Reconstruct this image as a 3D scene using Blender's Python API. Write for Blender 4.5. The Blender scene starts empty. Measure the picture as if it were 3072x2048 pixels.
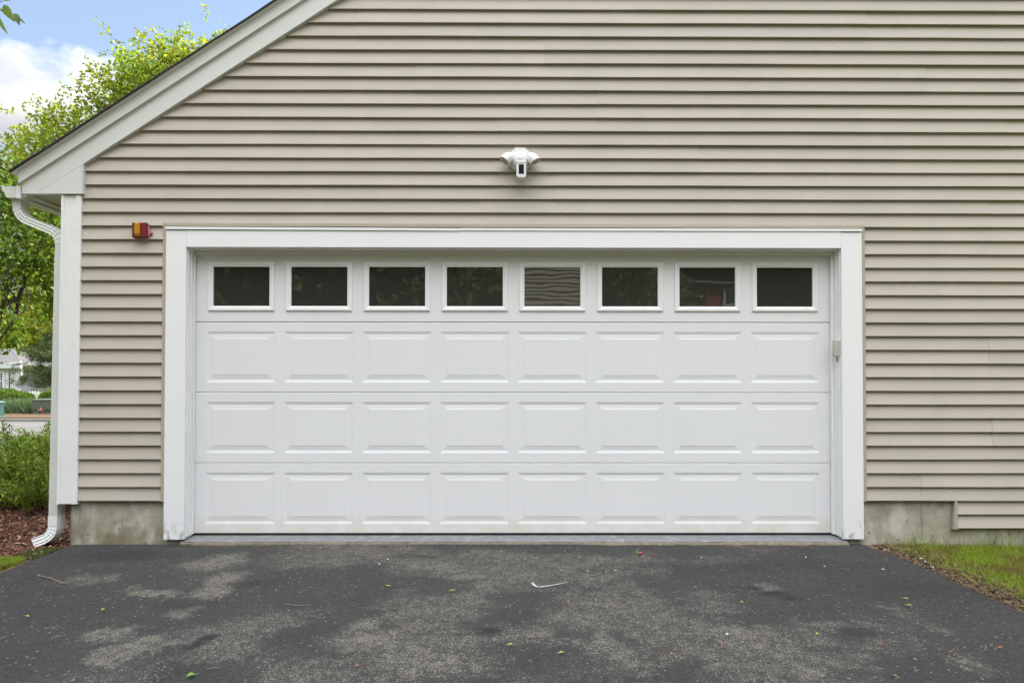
import bpy, bmesh, math, random
import numpy as np
from mathutils import Vector, Matrix

# ------------------------------------------------------------------ camera
S = bpy.context.scene
C = S.collection
F = 2048.0
cd = bpy.data.cameras.new('camera'); cam = bpy.data.objects.new('camera', cd); C.objects.link(cam)
cam.location = (-0.03957, -5.08252, 1.17053)
yaw, pitch, roll = 0.00535, 0.01637, 0.00081
fwd = Vector((math.sin(yaw)*math.cos(pitch), math.cos(yaw)*math.cos(pitch), math.sin(pitch)))
rt = Vector((math.cos(yaw), -math.sin(yaw), 0)); up = rt.cross(fwd)
r2 = math.cos(roll)*rt + math.sin(roll)*up; u2 = -math.sin(roll)*rt + math.cos(roll)*up
cam.rotation_euler = Matrix((r2, u2, -fwd)).transposed().to_euler()
cd.sensor_width = 36; cd.lens = 36*F/3072
cd.shift_y = 77.66/3072
cd.clip_end = 2000; cd.clip_start = 0.05
S.camera = cam
# ------------------------------------------------------------------ light
SUN_EL, SUN_ROT = math.radians(47), math.radians(50)
W = bpy.data.worlds.new('World'); S.world = W; W.use_nodes = True
nt = W.node_tree; N = nt.nodes; LK = nt.links
bg = N['Background']; bg.inputs[1].default_value = 0.12
sky = N.new('ShaderNodeTexSky'); sky.sky_type = 'NISHITA'; sky.sun_disc = False
sky.sun_elevation = SUN_EL; sky.sun_rotation = SUN_ROT; sky.dust_density = 0.6; sky.ozone_density = 1.3
tc = N.new('ShaderNodeTexCoord')
def wmath(op, a, b=None, c=None, clamp=False):
    m = N.new('ShaderNodeMath'); m.operation = op; m.use_clamp = clamp
    for i, v in enumerate((a, b, c)):
        if v is None: continue
        if isinstance(v, (int, float)): m.inputs[i].default_value = v
        else: LK.new(v, m.inputs[i])
    return m.outputs[0]
sep = N.new('ShaderNodeSeparateXYZ'); LK.new(tc.outputs['Generated'], sep.inputs[0])
def wnoise(scale, detail, rough, zs=2.0, off=(0, 0, 0)):
    mp = N.new('ShaderNodeMapping'); mp.inputs['Scale'].default_value = (1, 1, zs); mp.inputs['Location'].default_value = off
    LK.new(tc.outputs['Generated'], mp.inputs[0])
    n = N.new('ShaderNodeTexNoise'); n.inputs['Scale'].default_value = scale; n.inputs['Detail'].default_value = detail
    n.inputs['Roughness'].default_value = rough; LK.new(mp.outputs[0], n.inputs['Vector']); return n.outputs[0]
nA = wnoise(5.5, 9, 0.55, 1.6, (0.3, 0.1, 0.0))
nB = wnoise(3.0, 5, 0.5, 5.0, (2.1, 0.7, 1.3))
X, Y, Z = sep.outputs
# heaped cloud bank: full below an elevation line, ragged at its top
hgt = wmath('SUBTRACT', 0.368, Z)                                   # >0 below the cloud tops
d1 = wmath('ADD', wmath('MULTIPLY', hgt, 7.5), wmath('MULTIPLY', wmath('SUBTRACT', nA, 0.46), 1.35))
bank = wmath('MULTIPLY', d1, 9.0, clamp=True)
# thinner streaked band under the heaped tops
thin = wmath('MULTIPLY', wmath('SUBTRACT', nB, 0.38), 5.0, clamp=True)
band = wmath('MULTIPLY', wmath('MULTIPLY', wmath('SUBTRACT', 0.285, Z), 16.0, clamp=True),
             wmath('MULTIPLY', wmath('SUBTRACT', Z, 0.0), 9.0, clamp=True))
low = wmath('SUBTRACT', 1.0, wmath('MULTIPLY', band, wmath('SUBTRACT', 0.62, wmath('MULTIPLY', thin, 0.62))))
cov = wmath('MULTIPLY', bank, low)
# unseen cloud cover added behind the viewer to light the wall softly
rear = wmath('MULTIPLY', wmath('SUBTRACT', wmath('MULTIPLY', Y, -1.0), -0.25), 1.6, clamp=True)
rear_fill = wmath('MULTIPLY', rear, wmath('MULTIPLY', wmath('SUBTRACT', nA, 0.22), 4.0, clamp=True))
cov = wmath('MAXIMUM', cov, rear_fill)
nC = wnoise(9.0, 6, 0.6, 1.6, (5.3, 0.1, 0.0))
ccol = N.new('ShaderNodeMix'); ccol.data_type = 'RGBA'
LK.new(wmath('MULTIPLY', wmath('SUBTRACT', nC, 0.38), 4.0, clamp=True), ccol.inputs[0])
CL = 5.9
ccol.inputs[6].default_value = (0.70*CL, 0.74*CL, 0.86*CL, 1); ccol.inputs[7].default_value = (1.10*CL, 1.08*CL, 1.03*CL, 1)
zen = wmath('ADD', 0.07, wmath('MULTIPLY', wmath('MULTIPLY', Z, Z), 3.65))         # cloud brightened towards the zenith so more light falls from above
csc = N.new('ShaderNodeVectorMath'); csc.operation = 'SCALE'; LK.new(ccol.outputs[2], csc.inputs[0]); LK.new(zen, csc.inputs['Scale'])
ssc = N.new('ShaderNodeVectorMath'); ssc.operation = 'SCALE'; LK.new(sky.outputs[0], ssc.inputs[0]); ssc.inputs['Scale'].default_value = 0.50
hz = N.new('ShaderNodeVectorMath'); hz.operation = 'ADD'; LK.new(ssc.outputs[0], hz.inputs[0]); hz.inputs[1].default_value = (0.42, 0.44, 0.44)   # thin high haze
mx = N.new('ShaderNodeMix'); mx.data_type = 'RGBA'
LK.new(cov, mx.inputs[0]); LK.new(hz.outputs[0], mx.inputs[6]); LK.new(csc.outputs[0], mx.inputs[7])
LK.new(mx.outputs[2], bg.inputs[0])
sl = bpy.data.lights.new('sun', 'SUN'); sl.energy = 3.0; sl.angle = math.radians(0.6); sl.color = (1.0, 0.95, 0.86)
so = bpy.data.objects.new('sun', sl); C.objects.link(so)
sd = Vector((math.sin(SUN_ROT)*math.cos(SUN_EL), math.cos(SUN_ROT)*math.cos(SUN_EL), math.sin(SUN_EL)))
so.rotation_euler = sd.to_track_quat('Z', 'Y').to_euler(); so.location = (10, 10, 20)
S.view_settings.view_transform = 'Standard'; S.view_settings.look = 'None'
S.view_settings.exposure = 1.72; S.view_settings.gamma = 1.0; S.view_settings.use_curve_mapping = False
S.cycles.max_bounces = 8; S.cycles.diffuse_bounces = 4; S.cycles.transmission_bounces = 4

# ------------------------------------------------------------------ materials
def mat(name, base, rough=0.6, var=0.0, vscale=4.0, col2=None, c2scale=3.0, c2lo=0.5, c2hi=0.7, bump=None, island=0.0,
        spec=0.5, trans=0.0, vstretch=(1, 1, 1), bstretch=(1, 1, 1), c2stretch=(1, 1, 1), hue=0.0, metal=0.0, attr=None, extra=None):
    m = bpy.data.materials.new(name); m.use_nodes = True
    t = m.node_tree; n = t.nodes; l = t.links; p = n['Principled BSDF']
    p.inputs['Roughness'].default_value = rough; p.inputs['Specular IOR Level'].default_value = spec; p.inputs['Metallic'].default_value = metal
    co = n.new('ShaderNodeTexCoord')
    def noise(scale, st=(1, 1, 1), det=4, ro=0.55):
        mp = n.new('ShaderNodeMapping'); mp.inputs['Scale'].default_value = st; l.new(co.outputs['Object'], mp.inputs[0])
        k = n.new('ShaderNodeTexNoise'); k.inputs['Scale'].default_value = scale; k.inputs['Detail'].default_value = det
        k.inputs['Roughness'].default_value = ro; l.new(mp.outputs[0], k.inputs['Vector']); return k.outputs[0]
    def rng(v, a, b, c=0.0, d=1.0):
        r = n.new('ShaderNodeMapRange'); l.new(v, r.inputs[0])
        for i, q in enumerate((a, b, c, d)): r.inputs[i+1].default_value = q
        return r.outputs[0]
    def mixc(f, a, b, bt='MIX'):
        k = n.new('ShaderNodeMix'); k.data_type = 'RGBA'; k.blend_type = bt
        for i, v in ((0, f), (6, a), (7, b)):
            if isinstance(v, (int, float)): k.inputs[i].default_value = v
            elif isinstance(v, tuple): k.inputs[i].default_value = (*v[:3], 1)
            else: l.new(v, k.inputs[i])
        return k.outputs[2]
    rgb = n.new('ShaderNodeRGB'); rgb.outputs[0].default_value = (*base, 1); col = rgb.outputs[0]
    if col2: col = mixc(rng(noise(c2scale, c2stretch, 5), c2lo, c2hi), col, tuple(col2))
    hs = n.new('ShaderNodeHueSaturation'); l.new(col, hs.inputs['Color'])
    val = None
    if var: val = rng(noise(vscale, vstretch, 6, 0.65), 0.25, 0.75, 1-var, 1+var)
    if island:
        g = n.new('ShaderNodeNewGeometry'); iv = rng(g.outputs['Random Per Island'], 0, 1, 1-island, 1+island)
        if val is not None:
            k = n.new('ShaderNodeMath'); k.operation = 'MULTIPLY'; l.new(val, k.inputs[0]); l.new(iv, k.inputs[1]); val = k.outputs[0]
        else: val = iv
        if hue:
            k = n.new('ShaderNodeMath'); k.operation = 'MULTIPLY'; l.new(g.outputs['Random Per Island'], k.inputs[0]); k.inputs[1].default_value = 7.31
            k2 = n.new('ShaderNodeMath'); k2.operation = 'FRACT'; l.new(k.outputs[0], k2.inputs[0])
            l.new(rng(k2.outputs[0], 0, 1, 0.5-hue, 0.5+hue*0.4), hs.inputs['Hue'])
    if val is not None: l.new(val, hs.inputs['Value'])
    col = hs.outputs[0]
    if extra: col = extra(n, l, noise, rng, mixc, col, co, p)
    l.new(col, p.inputs['Base Color'])
    if bump:
        bn = None
        for (sc, stg, ds) in (bump if isinstance(bump, list) else [bump]):
            b = n.new('ShaderNodeBump'); b.inputs['Strength'].default_value = stg; b.inputs['Distance'].default_value = ds
            l.new(noise(sc, bstretch, 3), b.inputs['Height'])
            if bn: l.new(bn, b.inputs['Normal'])
            bn = b.outputs[0]
        l.new(bn, p.inputs['Normal'])
    if trans:
        tr = n.new('ShaderNodeBsdfTranslucent'); l.new(col, tr.inputs[0])
        ms = n.new('ShaderNodeMixShader'); ms.inputs[0].default_value = trans
        l.new(p.outputs[0], ms.inputs[1]); l.new(tr.outputs[0], ms.inputs[2]); l.new(ms.outputs[0], n['Material Output'].inputs[0])
    return m

M = {}
def siding_extra(n, l, noise, rng, mixc, col, co, p):
    # rain streaks and faint grime on the vinyl
    f = rng(noise(1.2, (6, 1, 0.35), 5), 0.45, 0.75, 0, 0.22)
    return mixc(f, col, (0.40, 0.37, 0.30))
M['siding'] = mat('beige_vinyl', (0.438, 0.395, 0.336), 0.55, var=0.06, vscale=2.5, island=0.045, bump=[(1.6, 0.25, 0.012), (320, 0.10, 0.0006)], bstretch=(0.6, 1, 1.6), extra=siding_extra, spec=0.3)
M['siding_trim'] = mat('tan_vinyl_trim', (0.40, 0.36, 0.28), 0.5, var=0.08, vscale=5, spec=0.3)
M['white'] = mat('white_paint', (0.80, 0.81, 0.80), 0.45, var=0.02, vscale=3, col2=(0.74, 0.75, 0.73), c2scale=2.2, c2lo=0.5, c2hi=0.8, bump=(30, 0.08, 0.002), spec=0.35)
def casing_extra(n, l, noise, rng, mixc, col, co, p):
    s = n.new('ShaderNodeSeparateXYZ'); l.new(co.outputs['Object'], s.inputs[0])
    m1 = n.new('ShaderNodeMath'); m1.operation = 'MULTIPLY'
    l.new(rng(s.outputs[2], 0.0, 0.16, 1, 0), m1.inputs[0]); l.new(rng(noise(22, (1, 1, 0.6), 5), 0.50, 0.66, 0, 0.75), m1.inputs[1])
    return mixc(m1.outputs[0], col, (0.22, 0.20, 0.17))      # scuffs and splashed dirt at the foot
M['casing'] = mat('white_casing_paint', (0.81, 0.81, 0.81), 0.4, var=0.02, vscale=2.5, bump=(45, 0.10, 0.0015), bstretch=(1, 1, 0.15), extra=casing_extra, spec=0.35)
M['head'] = mat('white_head_paint', (0.81, 0.81, 0.81), 0.4, var=0.02, vscale=2.5, bump=(60, 0.12, 0.0015), bstretch=(0.15, 1, 1), spec=0.35)
def door_extra(n, l, noise, rng, mixc, col, co, p):
    s = n.new('ShaderNodeSeparateXYZ'); l.new(co.outputs['Object'], s.inputs[0])
    m1 = n.new('ShaderNodeMath'); m1.operation = 'MULTIPLY'
    l.new(rng(s.outputs[2], 0.0, 0.16, 1, 0), m1.inputs[0]); l.new(rng(noise(9, (1, 1, 1), 5), 0.35, 0.7, 0.15, 0.75), m1.inputs[1])
    c = mixc(m1.outputs[0], col, (0.60, 0.56, 0.42))
    return mixc(rng(noise(60, (1, 1, 1), 2), 0.74, 0.80, 0, 0.5), c, (0.45, 0.44, 0.40))
M['door'] = mat('white_embossed_steel', (0.745, 0.75, 0.752), 0.42, var=0.015, vscale=2, bump=[(26, 0.30, 0.0020)], bstretch=(1.0, 1, 9.0), extra=door_extra, spec=0.4)
M['grey_white'] = mat('aluminium_white', (0.62, 0.64, 0.60), 0.45, var=0.04, vscale=4, spec=0.4, bump=(14, 0.1, 0.002))
M['rake'] = mat('white_rake_metal', (0.66, 0.67, 0.645), 0.45, var=0.025, vscale=3, spec=0.4, bump=(9, 0.12, 0.003))
M['soffit'] = mat('soffit_vinyl', (0.46, 0.44, 0.35), 0.6, var=0.05, vscale=8)
M['stop'] = mat('door_stop_vinyl', (0.62, 0.60, 0.54), 0.55, var=0.05, vscale=6)
M['rubber'] = mat('black_rubber', (0.012, 0.012, 0.011), 0.7)
M['dark'] = mat('dark_void', (0.02, 0.02, 0.018), 0.9)
def conc_extra(n, l, noise, rng, mixc, col, co, p):
    s = n.new('ShaderNodeSeparateXYZ'); l.new(co.outputs['Object'], s.inputs[0])
    m1 = n.new('ShaderNodeMath'); m1.operation = 'MULTIPLY'
    l.new(rng(s.outputs[2], 0.14, 0.0, 0, 1), m1.inputs[0]); l.new(rng(s.outputs[0], -2.2, -2.6, 0, 1), m1.inputs[1])
    m2 = n.new('ShaderNodeMath'); m2.operation = 'MULTIPLY'; l.new(m1.outputs[0], m2.inputs[0]); l.new(rng(noise(7, (1, 1, 1), 5), 0.3, 0.6, 0.35, 1), m2.inputs[1])
    c = mixc(m2.outputs[0], col, (0.215, 0.19, 0.115))                 # algae film near the drive
    c = mixc(rng(noise(3.6, (1.8, 1, 1.1), 5), 0.50, 0.66, 0, 0.7), c, (0.55, 0.55, 0.48))   # pale lime bloom
    c = mixc(rng(noise(2.6, (6, 1, 0.5), 4), 0.60, 0.70, 0, 0.75), c, (0.14, 0.135, 0.10))   # dark drips
    v = n.new('ShaderNodeTexVoronoi'); v.inputs['Scale'].default_value = 13; v.inputs['Randomness'].default_value = 1; l.new(co.outputs['Object'], v.inputs['Vector'])
    return mixc(rng(v.outputs['Distance'], 0.06, 0.16, 0.8, 0), c, (0.10, 0.095, 0.075))   # small air holes
M['concrete'] = mat('cast_concrete', (0.36, 0.34, 0.265), 0.85, var=0.28, vscale=9, bump=[(40, 0.5, 0.006), (160, 0.4, 0.002)], extra=conc_extra)
M['slab'] = mat('painted_slab', (0.180, 0.182, 0.189), 0.7, var=0.22, vscale=14, col2=(0.25, 0.24, 0.21), c2scale=7, c2lo=0.58, c2hi=0.7, bump=(50, 0.4, 0.004))
M['slabedge'] = mat('dirty_concrete', (0.17, 0.148, 0.105), 0.9, var=0.4, vscale=25, bump=(50, 0.6, 0.008))
def shingle_extra(n, l, noise, rng, mixc, col, co, p):
    return mixc(rng(noise(60, (1, 1, 1), 2), 0.45, 0.7, 0, 0.5), col, (0.10, 0.095, 0.09))
M['shingle'] = mat('asphalt_shingle', (0.045, 0.042, 0.042), 0.9, var=0.3, vscale=20, bump=(90, 0.5, 0.003), extra=shingle_extra)
def asphalt_extra(n, l, noise, rng, mixc, col, co, p):
    at = n.new('ShaderNodeAttribute'); at.attribute_name = 'wear'
    sp = n.new('ShaderNodeSeparateXYZ'); l.new(at.outputs['Vector'], sp.inputs[0])
    v = n.new('ShaderNodeTexVoronoi'); v.inputs['Scale'].default_value = 210; l.new(co.outputs['Object'], v.inputs['Vector'])
    sh = n.new('ShaderNodeSeparateXYZ'); l.new(v.outputs['Color'], sh.inputs[0])
    v2 = n.new('ShaderNodeTexVoronoi'); v2.inputs['Scale'].default_value = 130; l.new(co.outputs['Object'], v2.inputs['Vector'])
    sh2 = n.new('ShaderNodeSeparateXYZ'); l.new(v2.outputs['Color'], sh2.inputs[0])
    def mth(op, a, b, cl=False):
        k = n.new('ShaderNodeMath'); k.operation = op; k.use_clamp = cl
        for i, q in enumerate((a, b)):
            if isinstance(q, (int, float)): k.inputs[i].default_value = q
            else: l.new(q, k.inputs[i])
        return k.outputs[0]
    # per-stone grey in the dark coat
    c = mixc(rng(sh.outputs[0], 0.0, 1.0, 0, 1), (0.013, 0.0125, 0.0122), (0.080, 0.0755, 0.072))
    c = mixc(rng(noise(3.2, (1, 1, 1), 6), 0.3, 0.7, 0.0, 0.6), c, (0.036, 0.034, 0.0325))
    # bare aggregate where the sealcoat wore off
    thr = mth('SUBTRACT', 1.02, mth('MULTIPLY', sp.outputs[0], 0.85))
    brk = rng(noise(16, (1, 1, 1), 4, 0.7), 0.35, 0.65, 0.35, 1.15)
    wr = mth('MULTIPLY', sp.outputs[0], brk)
    thr = mth('SUBTRACT', 1.02, mth('MULTIPLY', wr, 0.72))
    grain = mth('MULTIPLY', mth('SUBTRACT', sh.outputs[1], thr), 8.0, True)
    stone = mixc(sh.outputs[2], (0.36, 0.33, 0.25), (0.12, 0.112, 0.09))
    c = mixc(mth('MULTIPLY', grain, 0.8), c, stone)
    c = mixc(mth('MULTIPLY', wr, 0.32, True), c, (0.15, 0.14, 0.115))
    # scattered pale chips everywhere
    c = mixc(rng(sh2.outputs[1], 0.990, 0.994, 0, 0.8), c, (0.30, 0.29, 0.25))
    c = mixc(rng(noise(28, (1, 1, 1), 5, 0.7), 0.48, 0.70, 0.0, 0.55), c, (0.020, 0.0195, 0.019))   # darker binder blotches
    # oil and tyre stains
    c = mixc(mth('MULTIPLY', sp.outputs[1], 0.85, True), c, (0.013, 0.013, 0.015))
    # hair cracks
    vc = n.new('ShaderNodeTexVoronoi'); vc.feature = 'DISTANCE_TO_EDGE'; vc.inputs['Scale'].default_value = 1.1
    ad = n.new('ShaderNodeVectorMath'); ad.operation = 'ADD'; nn = n.new('ShaderNodeTexNoise'); nn.inputs['Scale'].default_value = 3; nn.inputs['Detail'].default_value = 5
    l.new(co.outputs['Object'], nn.inputs['Vector']); l.new(co.outputs['Object'], ad.inputs[0]); l.new(nn.outputs[1], ad.inputs[1]); l.new(ad.outputs[0], vc.inputs['Vector'])
    crack = mth('MULTIPLY', rng(vc.outputs[0], 0.0, 0.006, 1, 0), rng(noise(0.9, (1, 1, 1), 2), 0.52, 0.6, 0, 0.6))
    c = mixc(crack, c, (0.012, 0.012, 0.012))
    b = n.new('ShaderNodeBump'); b.inputs['Strength'].default_value = 0.7; b.inputs['Distance'].default_value = 0.004
    l.new(v.outputs['Distance'], b.inputs['Height']); l.new(b.outputs[0], p.inputs['Normal'])
    return c
M['asphalt'] = mat('driveway_asphalt', (0.05, 0.05, 0.05), 0.85, extra=asphalt_extra, spec=0.3)
M['road'] = mat('old_road_asphalt', (0.135, 0.13, 0.127), 0.9, var=0.15, vscale=0.6, vstretch=(0.3, 3, 1))
M['kerb'] = mat('kerb_stone', (0.24, 0.23, 0.21), 0.9, var=0.1)
M['ground'] = mat('lawn_ground', (0.065, 0.095, 0.025), 0.95, var=0.25, vscale=3, col2=(0.17, 0.14, 0.06), c2scale=0.7, c2lo=0.5, c2hi=0.75)
M['soil'] = mat('brown_soil', (0.075, 0.045, 0.024), 0.95, var=0.5, vscale=18, col2=(0.15, 0.105, 0.055), c2scale=9, c2lo=0.45, c2hi=0.65, bump=(40, 0.9, 0.02))
M['mulch_bed'] = mat('mulch_soil', (0.055, 0.022, 0.014), 0.95, var=0.5, vscale=25, bump=(40, 0.9, 0.02))
M['mulch'] = mat('red_bark_chips', (0.13, 0.058, 0.033), 0.9, island=0.85, hue=0.02)
M['red_mulch'] = mat('red_mulch', (0.10, 0.055, 0.024), 0.95, var=0.4, vscale=6)
M['chalk'] = mat('white_scrape', (0.46, 0.46, 0.45), 0.9, var=0.3, vscale=90)
M['leaf_maple'] = mat('maple_leaf', (0.30, 0.42, 0.045), 0.5, island=0.38, hue=0.015, trans=0.65, col2=(0.40, 0.44, 0.04), c2scale=0.9, c2lo=0.46, c2hi=0.58, spec=0.35)
M['leaf_near'] = mat('near_tree_leaf', (0.13, 0.23, 0.022), 0.45, island=0.5, hue=0.04, trans=0.45, spec=0.4, col2=(0.16, 0.25, 0.02), c2scale=1.5, c2lo=0.5, c2hi=0.65)
M['leaf_shrub'] = mat('shrub_leaf', (0.235, 0.34, 0.04), 0.5, island=0.5, hue=0.03, trans=0.4, spec=0.35)
M['leaf_opposite'] = mat('opposite_tree_leaf', (0.13, 0.17, 0.06), 0.5, island=0.5, hue=0.03, trans=0.4)
M['leaf_branch'] = mat('overhanging_leaf', (0.10, 0.15, 0.03), 0.5, island=0.2, trans=0.5, var=0.2, vscale=20)
M['pine'] = mat('pine_needle', (0.13, 0.17, 0.06), 0.6, island=0.45, trans=0.2)
M['hedge'] = mat('hedge_leaf', (0.13, 0.22, 0.02), 0.6, island=0.4, hue=0.02, trans=0.3)
M['bark'] = mat('grey_bark', (0.075, 0.06, 0.045), 0.9, var=0.3, vscale=12, bump=(25, 0.6, 0.01))
M['twig'] = mat('dry_twig', (0.21, 0.165, 0.105), 0.8, var=0.2, vscale=30)
M['grass'] = mat('grass_blade', (0.24, 0.34, 0.036), 0.55, island=0.5, hue=0.035, trans=0.35, spec=0.25, col2=(0.24, 0.19, 0.06), c2scale=3.5, c2lo=0.5, c2hi=0.68)
M['moss'] = mat('dark_moss', (0.075, 0.10, 0.02), 0.8, island=0.5)
M['litter'] = mat('dry_brown_litter', (0.12, 0.085, 0.045), 0.9, island=0.8)
M['grassgrey'] = mat('ornamental_grass', (0.12, 0.19, 0.075), 0.6, island=0.4, trans=0.3)
M['yellow_leaf'] = mat('yellow_litter', (0.36, 0.32, 0.06), 0.6, island=0.2, var=0.15)
M['orange_leaf'] = mat('orange_litter', (0.27, 0.12, 0.035), 0.6, var=0.2)
M['brown_leaf'] = mat('brown_litter', (0.085, 0.04, 0.025), 0.7, var=0.2)
M['green_leaf'] = mat('green_litter', (0.16, 0.30, 0.03), 0.5, var=0.2)
M['petal'] = mat('white_petal', (0.75, 0.74, 0.70), 0.6)
M['berry'] = mat('red_berry', (0.55, 0.02, 0.05), 0.35)
M['plastic'] = mat('white_plastic', (0.74, 0.74, 0.72), 0.35, var=0.02, spec=0.5)
M['lens'] = mat('lamp_lens', (0.42, 0.42, 0.38), 0.3, spec=0.6)
M['black_glass'] = mat('camera_face', (0.010, 0.010, 0.014), 0.12, spec=0.6)
M['alarm_red'] = mat('alarm_red', (0.18, 0.016, 0.022), 0.45, var=0.25, vscale=20, spec=0.4)
M['alarm_amber'] = mat('alarm_amber', (0.46, 0.22, 0.015), 0.3, var=0.12, vscale=20, spec=0.5)
M['alarm_pink'] = mat('faded_pink', (0.42, 0.17, 0.20), 0.5)
M['sensor'] = mat('sensor_grey', (0.44, 0.45, 0.38), 0.5, var=0.05, vscale=12)
M['housewhite'] = mat('white_clapboard', (0.60, 0.61, 0.63), 0.6)
M['housegrey'] = mat('grey_clapboard', (0.38, 0.36, 0.34), 0.6)
M['greyroof'] = mat('grey_roof', (0.12, 0.115, 0.115), 0.9, var=0.2, vscale=3)
M['redwall'] = mat('red_boards', (0.26, 0.028, 0.02), 0.7, var=0.15, vscale=4)
M['transformer'] = mat('olive_green_metal', (0.085, 0.105, 0.075), 0.6, var=0.1, vscale=2)
M['teal'] = mat('teal_plastic', (0.05, 0.11, 0.11), 0.5, var=0.2, vscale=4)
M['tealtop'] = mat('teal_top', (0.12, 0.20, 0.18), 0.5)
M['star'] = mat('rusty_red_metal', (0.26, 0.075, 0.05), 0.6, var=0.3, vscale=8)
def glass_mat():
    m = bpy.data.materials.new('dark_window_glass'); m.use_nodes = True
    t = m.node_tree; n = t.nodes; l = t.links; p = n['Principled BSDF']
    co = n.new('ShaderNodeTexCoord')
    no = n.new('ShaderNodeTexNoise'); no.inputs['Scale'].default_value = 7; no.inputs['Detail'].default_value = 0.4
    mp = n.new('ShaderNodeMapping'); mp.inputs['Scale'].default_value = (0.8, 1, 1.5); l.new(co.outputs['Object'], mp.inputs[0]); l.new(mp.outputs[0], no.inputs['Vector'])
    b = n.new('ShaderNodeBump'); b.inputs['Strength'].default_value = 0.5; b.inputs['Distance'].default_value = 0.0004
    l.new(no.outputs[0], b.inputs['Height']); l.new(b.outputs[0], p.inputs['Normal'])
    p.inputs['Base Color'].default_value = (0.033, 0.036, 0.028, 1); p.inputs['Roughness'].default_value = 0.015
    p.inputs['IOR'].default_value = 1.5; p.inputs['Specular IOR Level'].default_value = 0.95
    return m
M['glass'] = glass_mat()
M['pale_chip'] = mat('pale_bark_chip', (0.36, 0.22, 0.14), 0.9, island=0.4)
M['farglass'] = mat('far_window_glass', (0.03, 0.035, 0.045), 0.1)

# ------------------------------------------------------------------ mesh helpers
class MB:
    def __init__(s): s.v = []; s.f = []
    def add(s, vs, fs):
        o = len(s.v); s.v += [tuple(p) for p in vs]; s.f += [tuple(i+o for i in f) for f in fs]; return s
    def box(s, x0, x1, y0, y1, z0, z1):
        return s.add([(x0,y0,z0),(x1,y0,z0),(x1,y1,z0),(x0,y1,z0),(x0,y0,z1),(x1,y0,z1),(x1,y1,z1),(x0,y1,z1)],
                     [(0,1,5,4),(1,2,6,5),(2,3,7,6),(3,0,4,7),(4,5,6,7),(3,2,1,0)])
    def prism(s, pts, y0, y1):            # pts: (x,z) outline, counter-clockwise seen from the front (-Y)
        n = len(pts)
        vs = [(x, y0, z) for x, z in pts] + [(x, y1, z) for x, z in pts]
        fs = [tuple(range(n)), tuple(range(2*n-1, n-1, -1))] + [(i, i+n, (i+1) % n+n, (i+1) % n) for i in range(n)]
        return s.add(vs, fs)
    def prismx(s, pts, x0, x1):           # pts: (y,z)
        n = len(pts)
        vs = [(x0, y, z) for y, z in pts] + [(x1, y, z) for y, z in pts]
        fs = [tuple(range(n-1, -1, -1)), tuple(range(n, 2*n))] + [(i, (i+1) % n, (i+1) % n+n, i+n) for i in range(n)]
        return s.add(vs, fs)
    def tube(s, path, rad, n=8, prof=None, cap=True):
        path = [Vector(p) for p in path]; rings = []
        if not hasattr(rad, '__len__'): rad = [rad]*len(path)
        ref = Vector((0, 1, 0)) if prof else None
        for i, p in enumerate(path):
            d = (path[min(i+1, len(path)-1)] - path[max(i-1, 0)]).normalized()
            if ref is None:
                a = d.cross(Vector((0.31, 0.2, 0.93)));
                if a.length < 1e-3: a = d.cross(Vector((1, 0, 0)))
                a.normalize()
            else:
                a = ref.copy()
            b = d.cross(a).normalized(); a = b.cross(d).normalized()
            if prof: rings.append([p + a*q[0]*rad[i] + b*q[1]*rad[i] for q in prof])
            else: rings.append([p + (a*math.cos(t) + b*math.sin(t))*rad[i] for t in [2*math.pi*k/n for k in range(n)]])
        m = len(rings[0]); vs = [v for r in rings for v in r]; fs = []
        for i in range(len(rings)-1):
            for k in range(m): fs.append((i*m+k, i*m+(k+1) % m, (i+1)*m+(k+1) % m, (i+1)*m+k))
        if cap: fs += [tuple(range(m-1, -1, -1)), tuple(range((len(rings)-1)*m, len(rings)*m))]
        return s.add(vs, fs)
    def lathe(s, prof, origin, axis, n=24):   # prof: (radius, along)
        o = Vector(origin); d = Vector(axis).normalized(); a = d.orthogonal().normalized(); b = d.cross(a)
        vs = []; fs = []
        for r, h in prof:
            for k in range(n):
                t = 2*math.pi*k/n; vs.append(o + d*h + (a*math.cos(t)+b*math.sin(t))*r)
        for i in range(len(prof)-1):
            for k in range(n): fs.append((i*n+k, i*n+(k+1) % n, (i+1)*n+(k+1) % n, (i+1)*n+k))
        fs += [tuple(range(n-1, -1, -1)), tuple(range((len(prof)-1)*n, len(prof)*n))]
        return s.add(vs, fs)
    def build(s, name, material, parent=None, bevel=0, smooth=False, fix=True):
        me = bpy.data.meshes.new(name); me.from_pydata(s.v, [], s.f); me.materials.append(material)
        if fix:
            bm = bmesh.new(); bm.from_mesh(me); bmesh.ops.recalc_face_normals(bm, faces=bm.faces); bm.to_mesh(me); bm.free()
        o = bpy.data.objects.new(name, me); C.objects.link(o)
        if parent: o.parent = parent
        if bevel:
            b = o.modifiers.new('bevel', 'BEVEL'); b.width = bevel; b.segments = 2; b.limit_method = 'ANGLE'; b.angle_limit = math.radians(40)
        if smooth:
            for p in me.polygons: p.use_smooth = True
        return o
def tag(o, label=None, cat=None, group=None, kind=None):
    for k, v in (('label', label), ('category', cat), ('group', group), ('kind', kind)):
        if v: o[k] = v
    return o
def empty(name, loc, label, cat, group=None):
    o = bpy.data.objects.new(name, None); C.objects.link(o); o.location = loc; o.empty_display_size = 0.2
    return tag(o, label, cat, group)
def adopt(o, root):            # parts are modelled in world coordinates: keep them where they are
    o.parent = root; o.matrix_parent_inverse = Matrix.Translation(root.location).inverted(); return o

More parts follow.
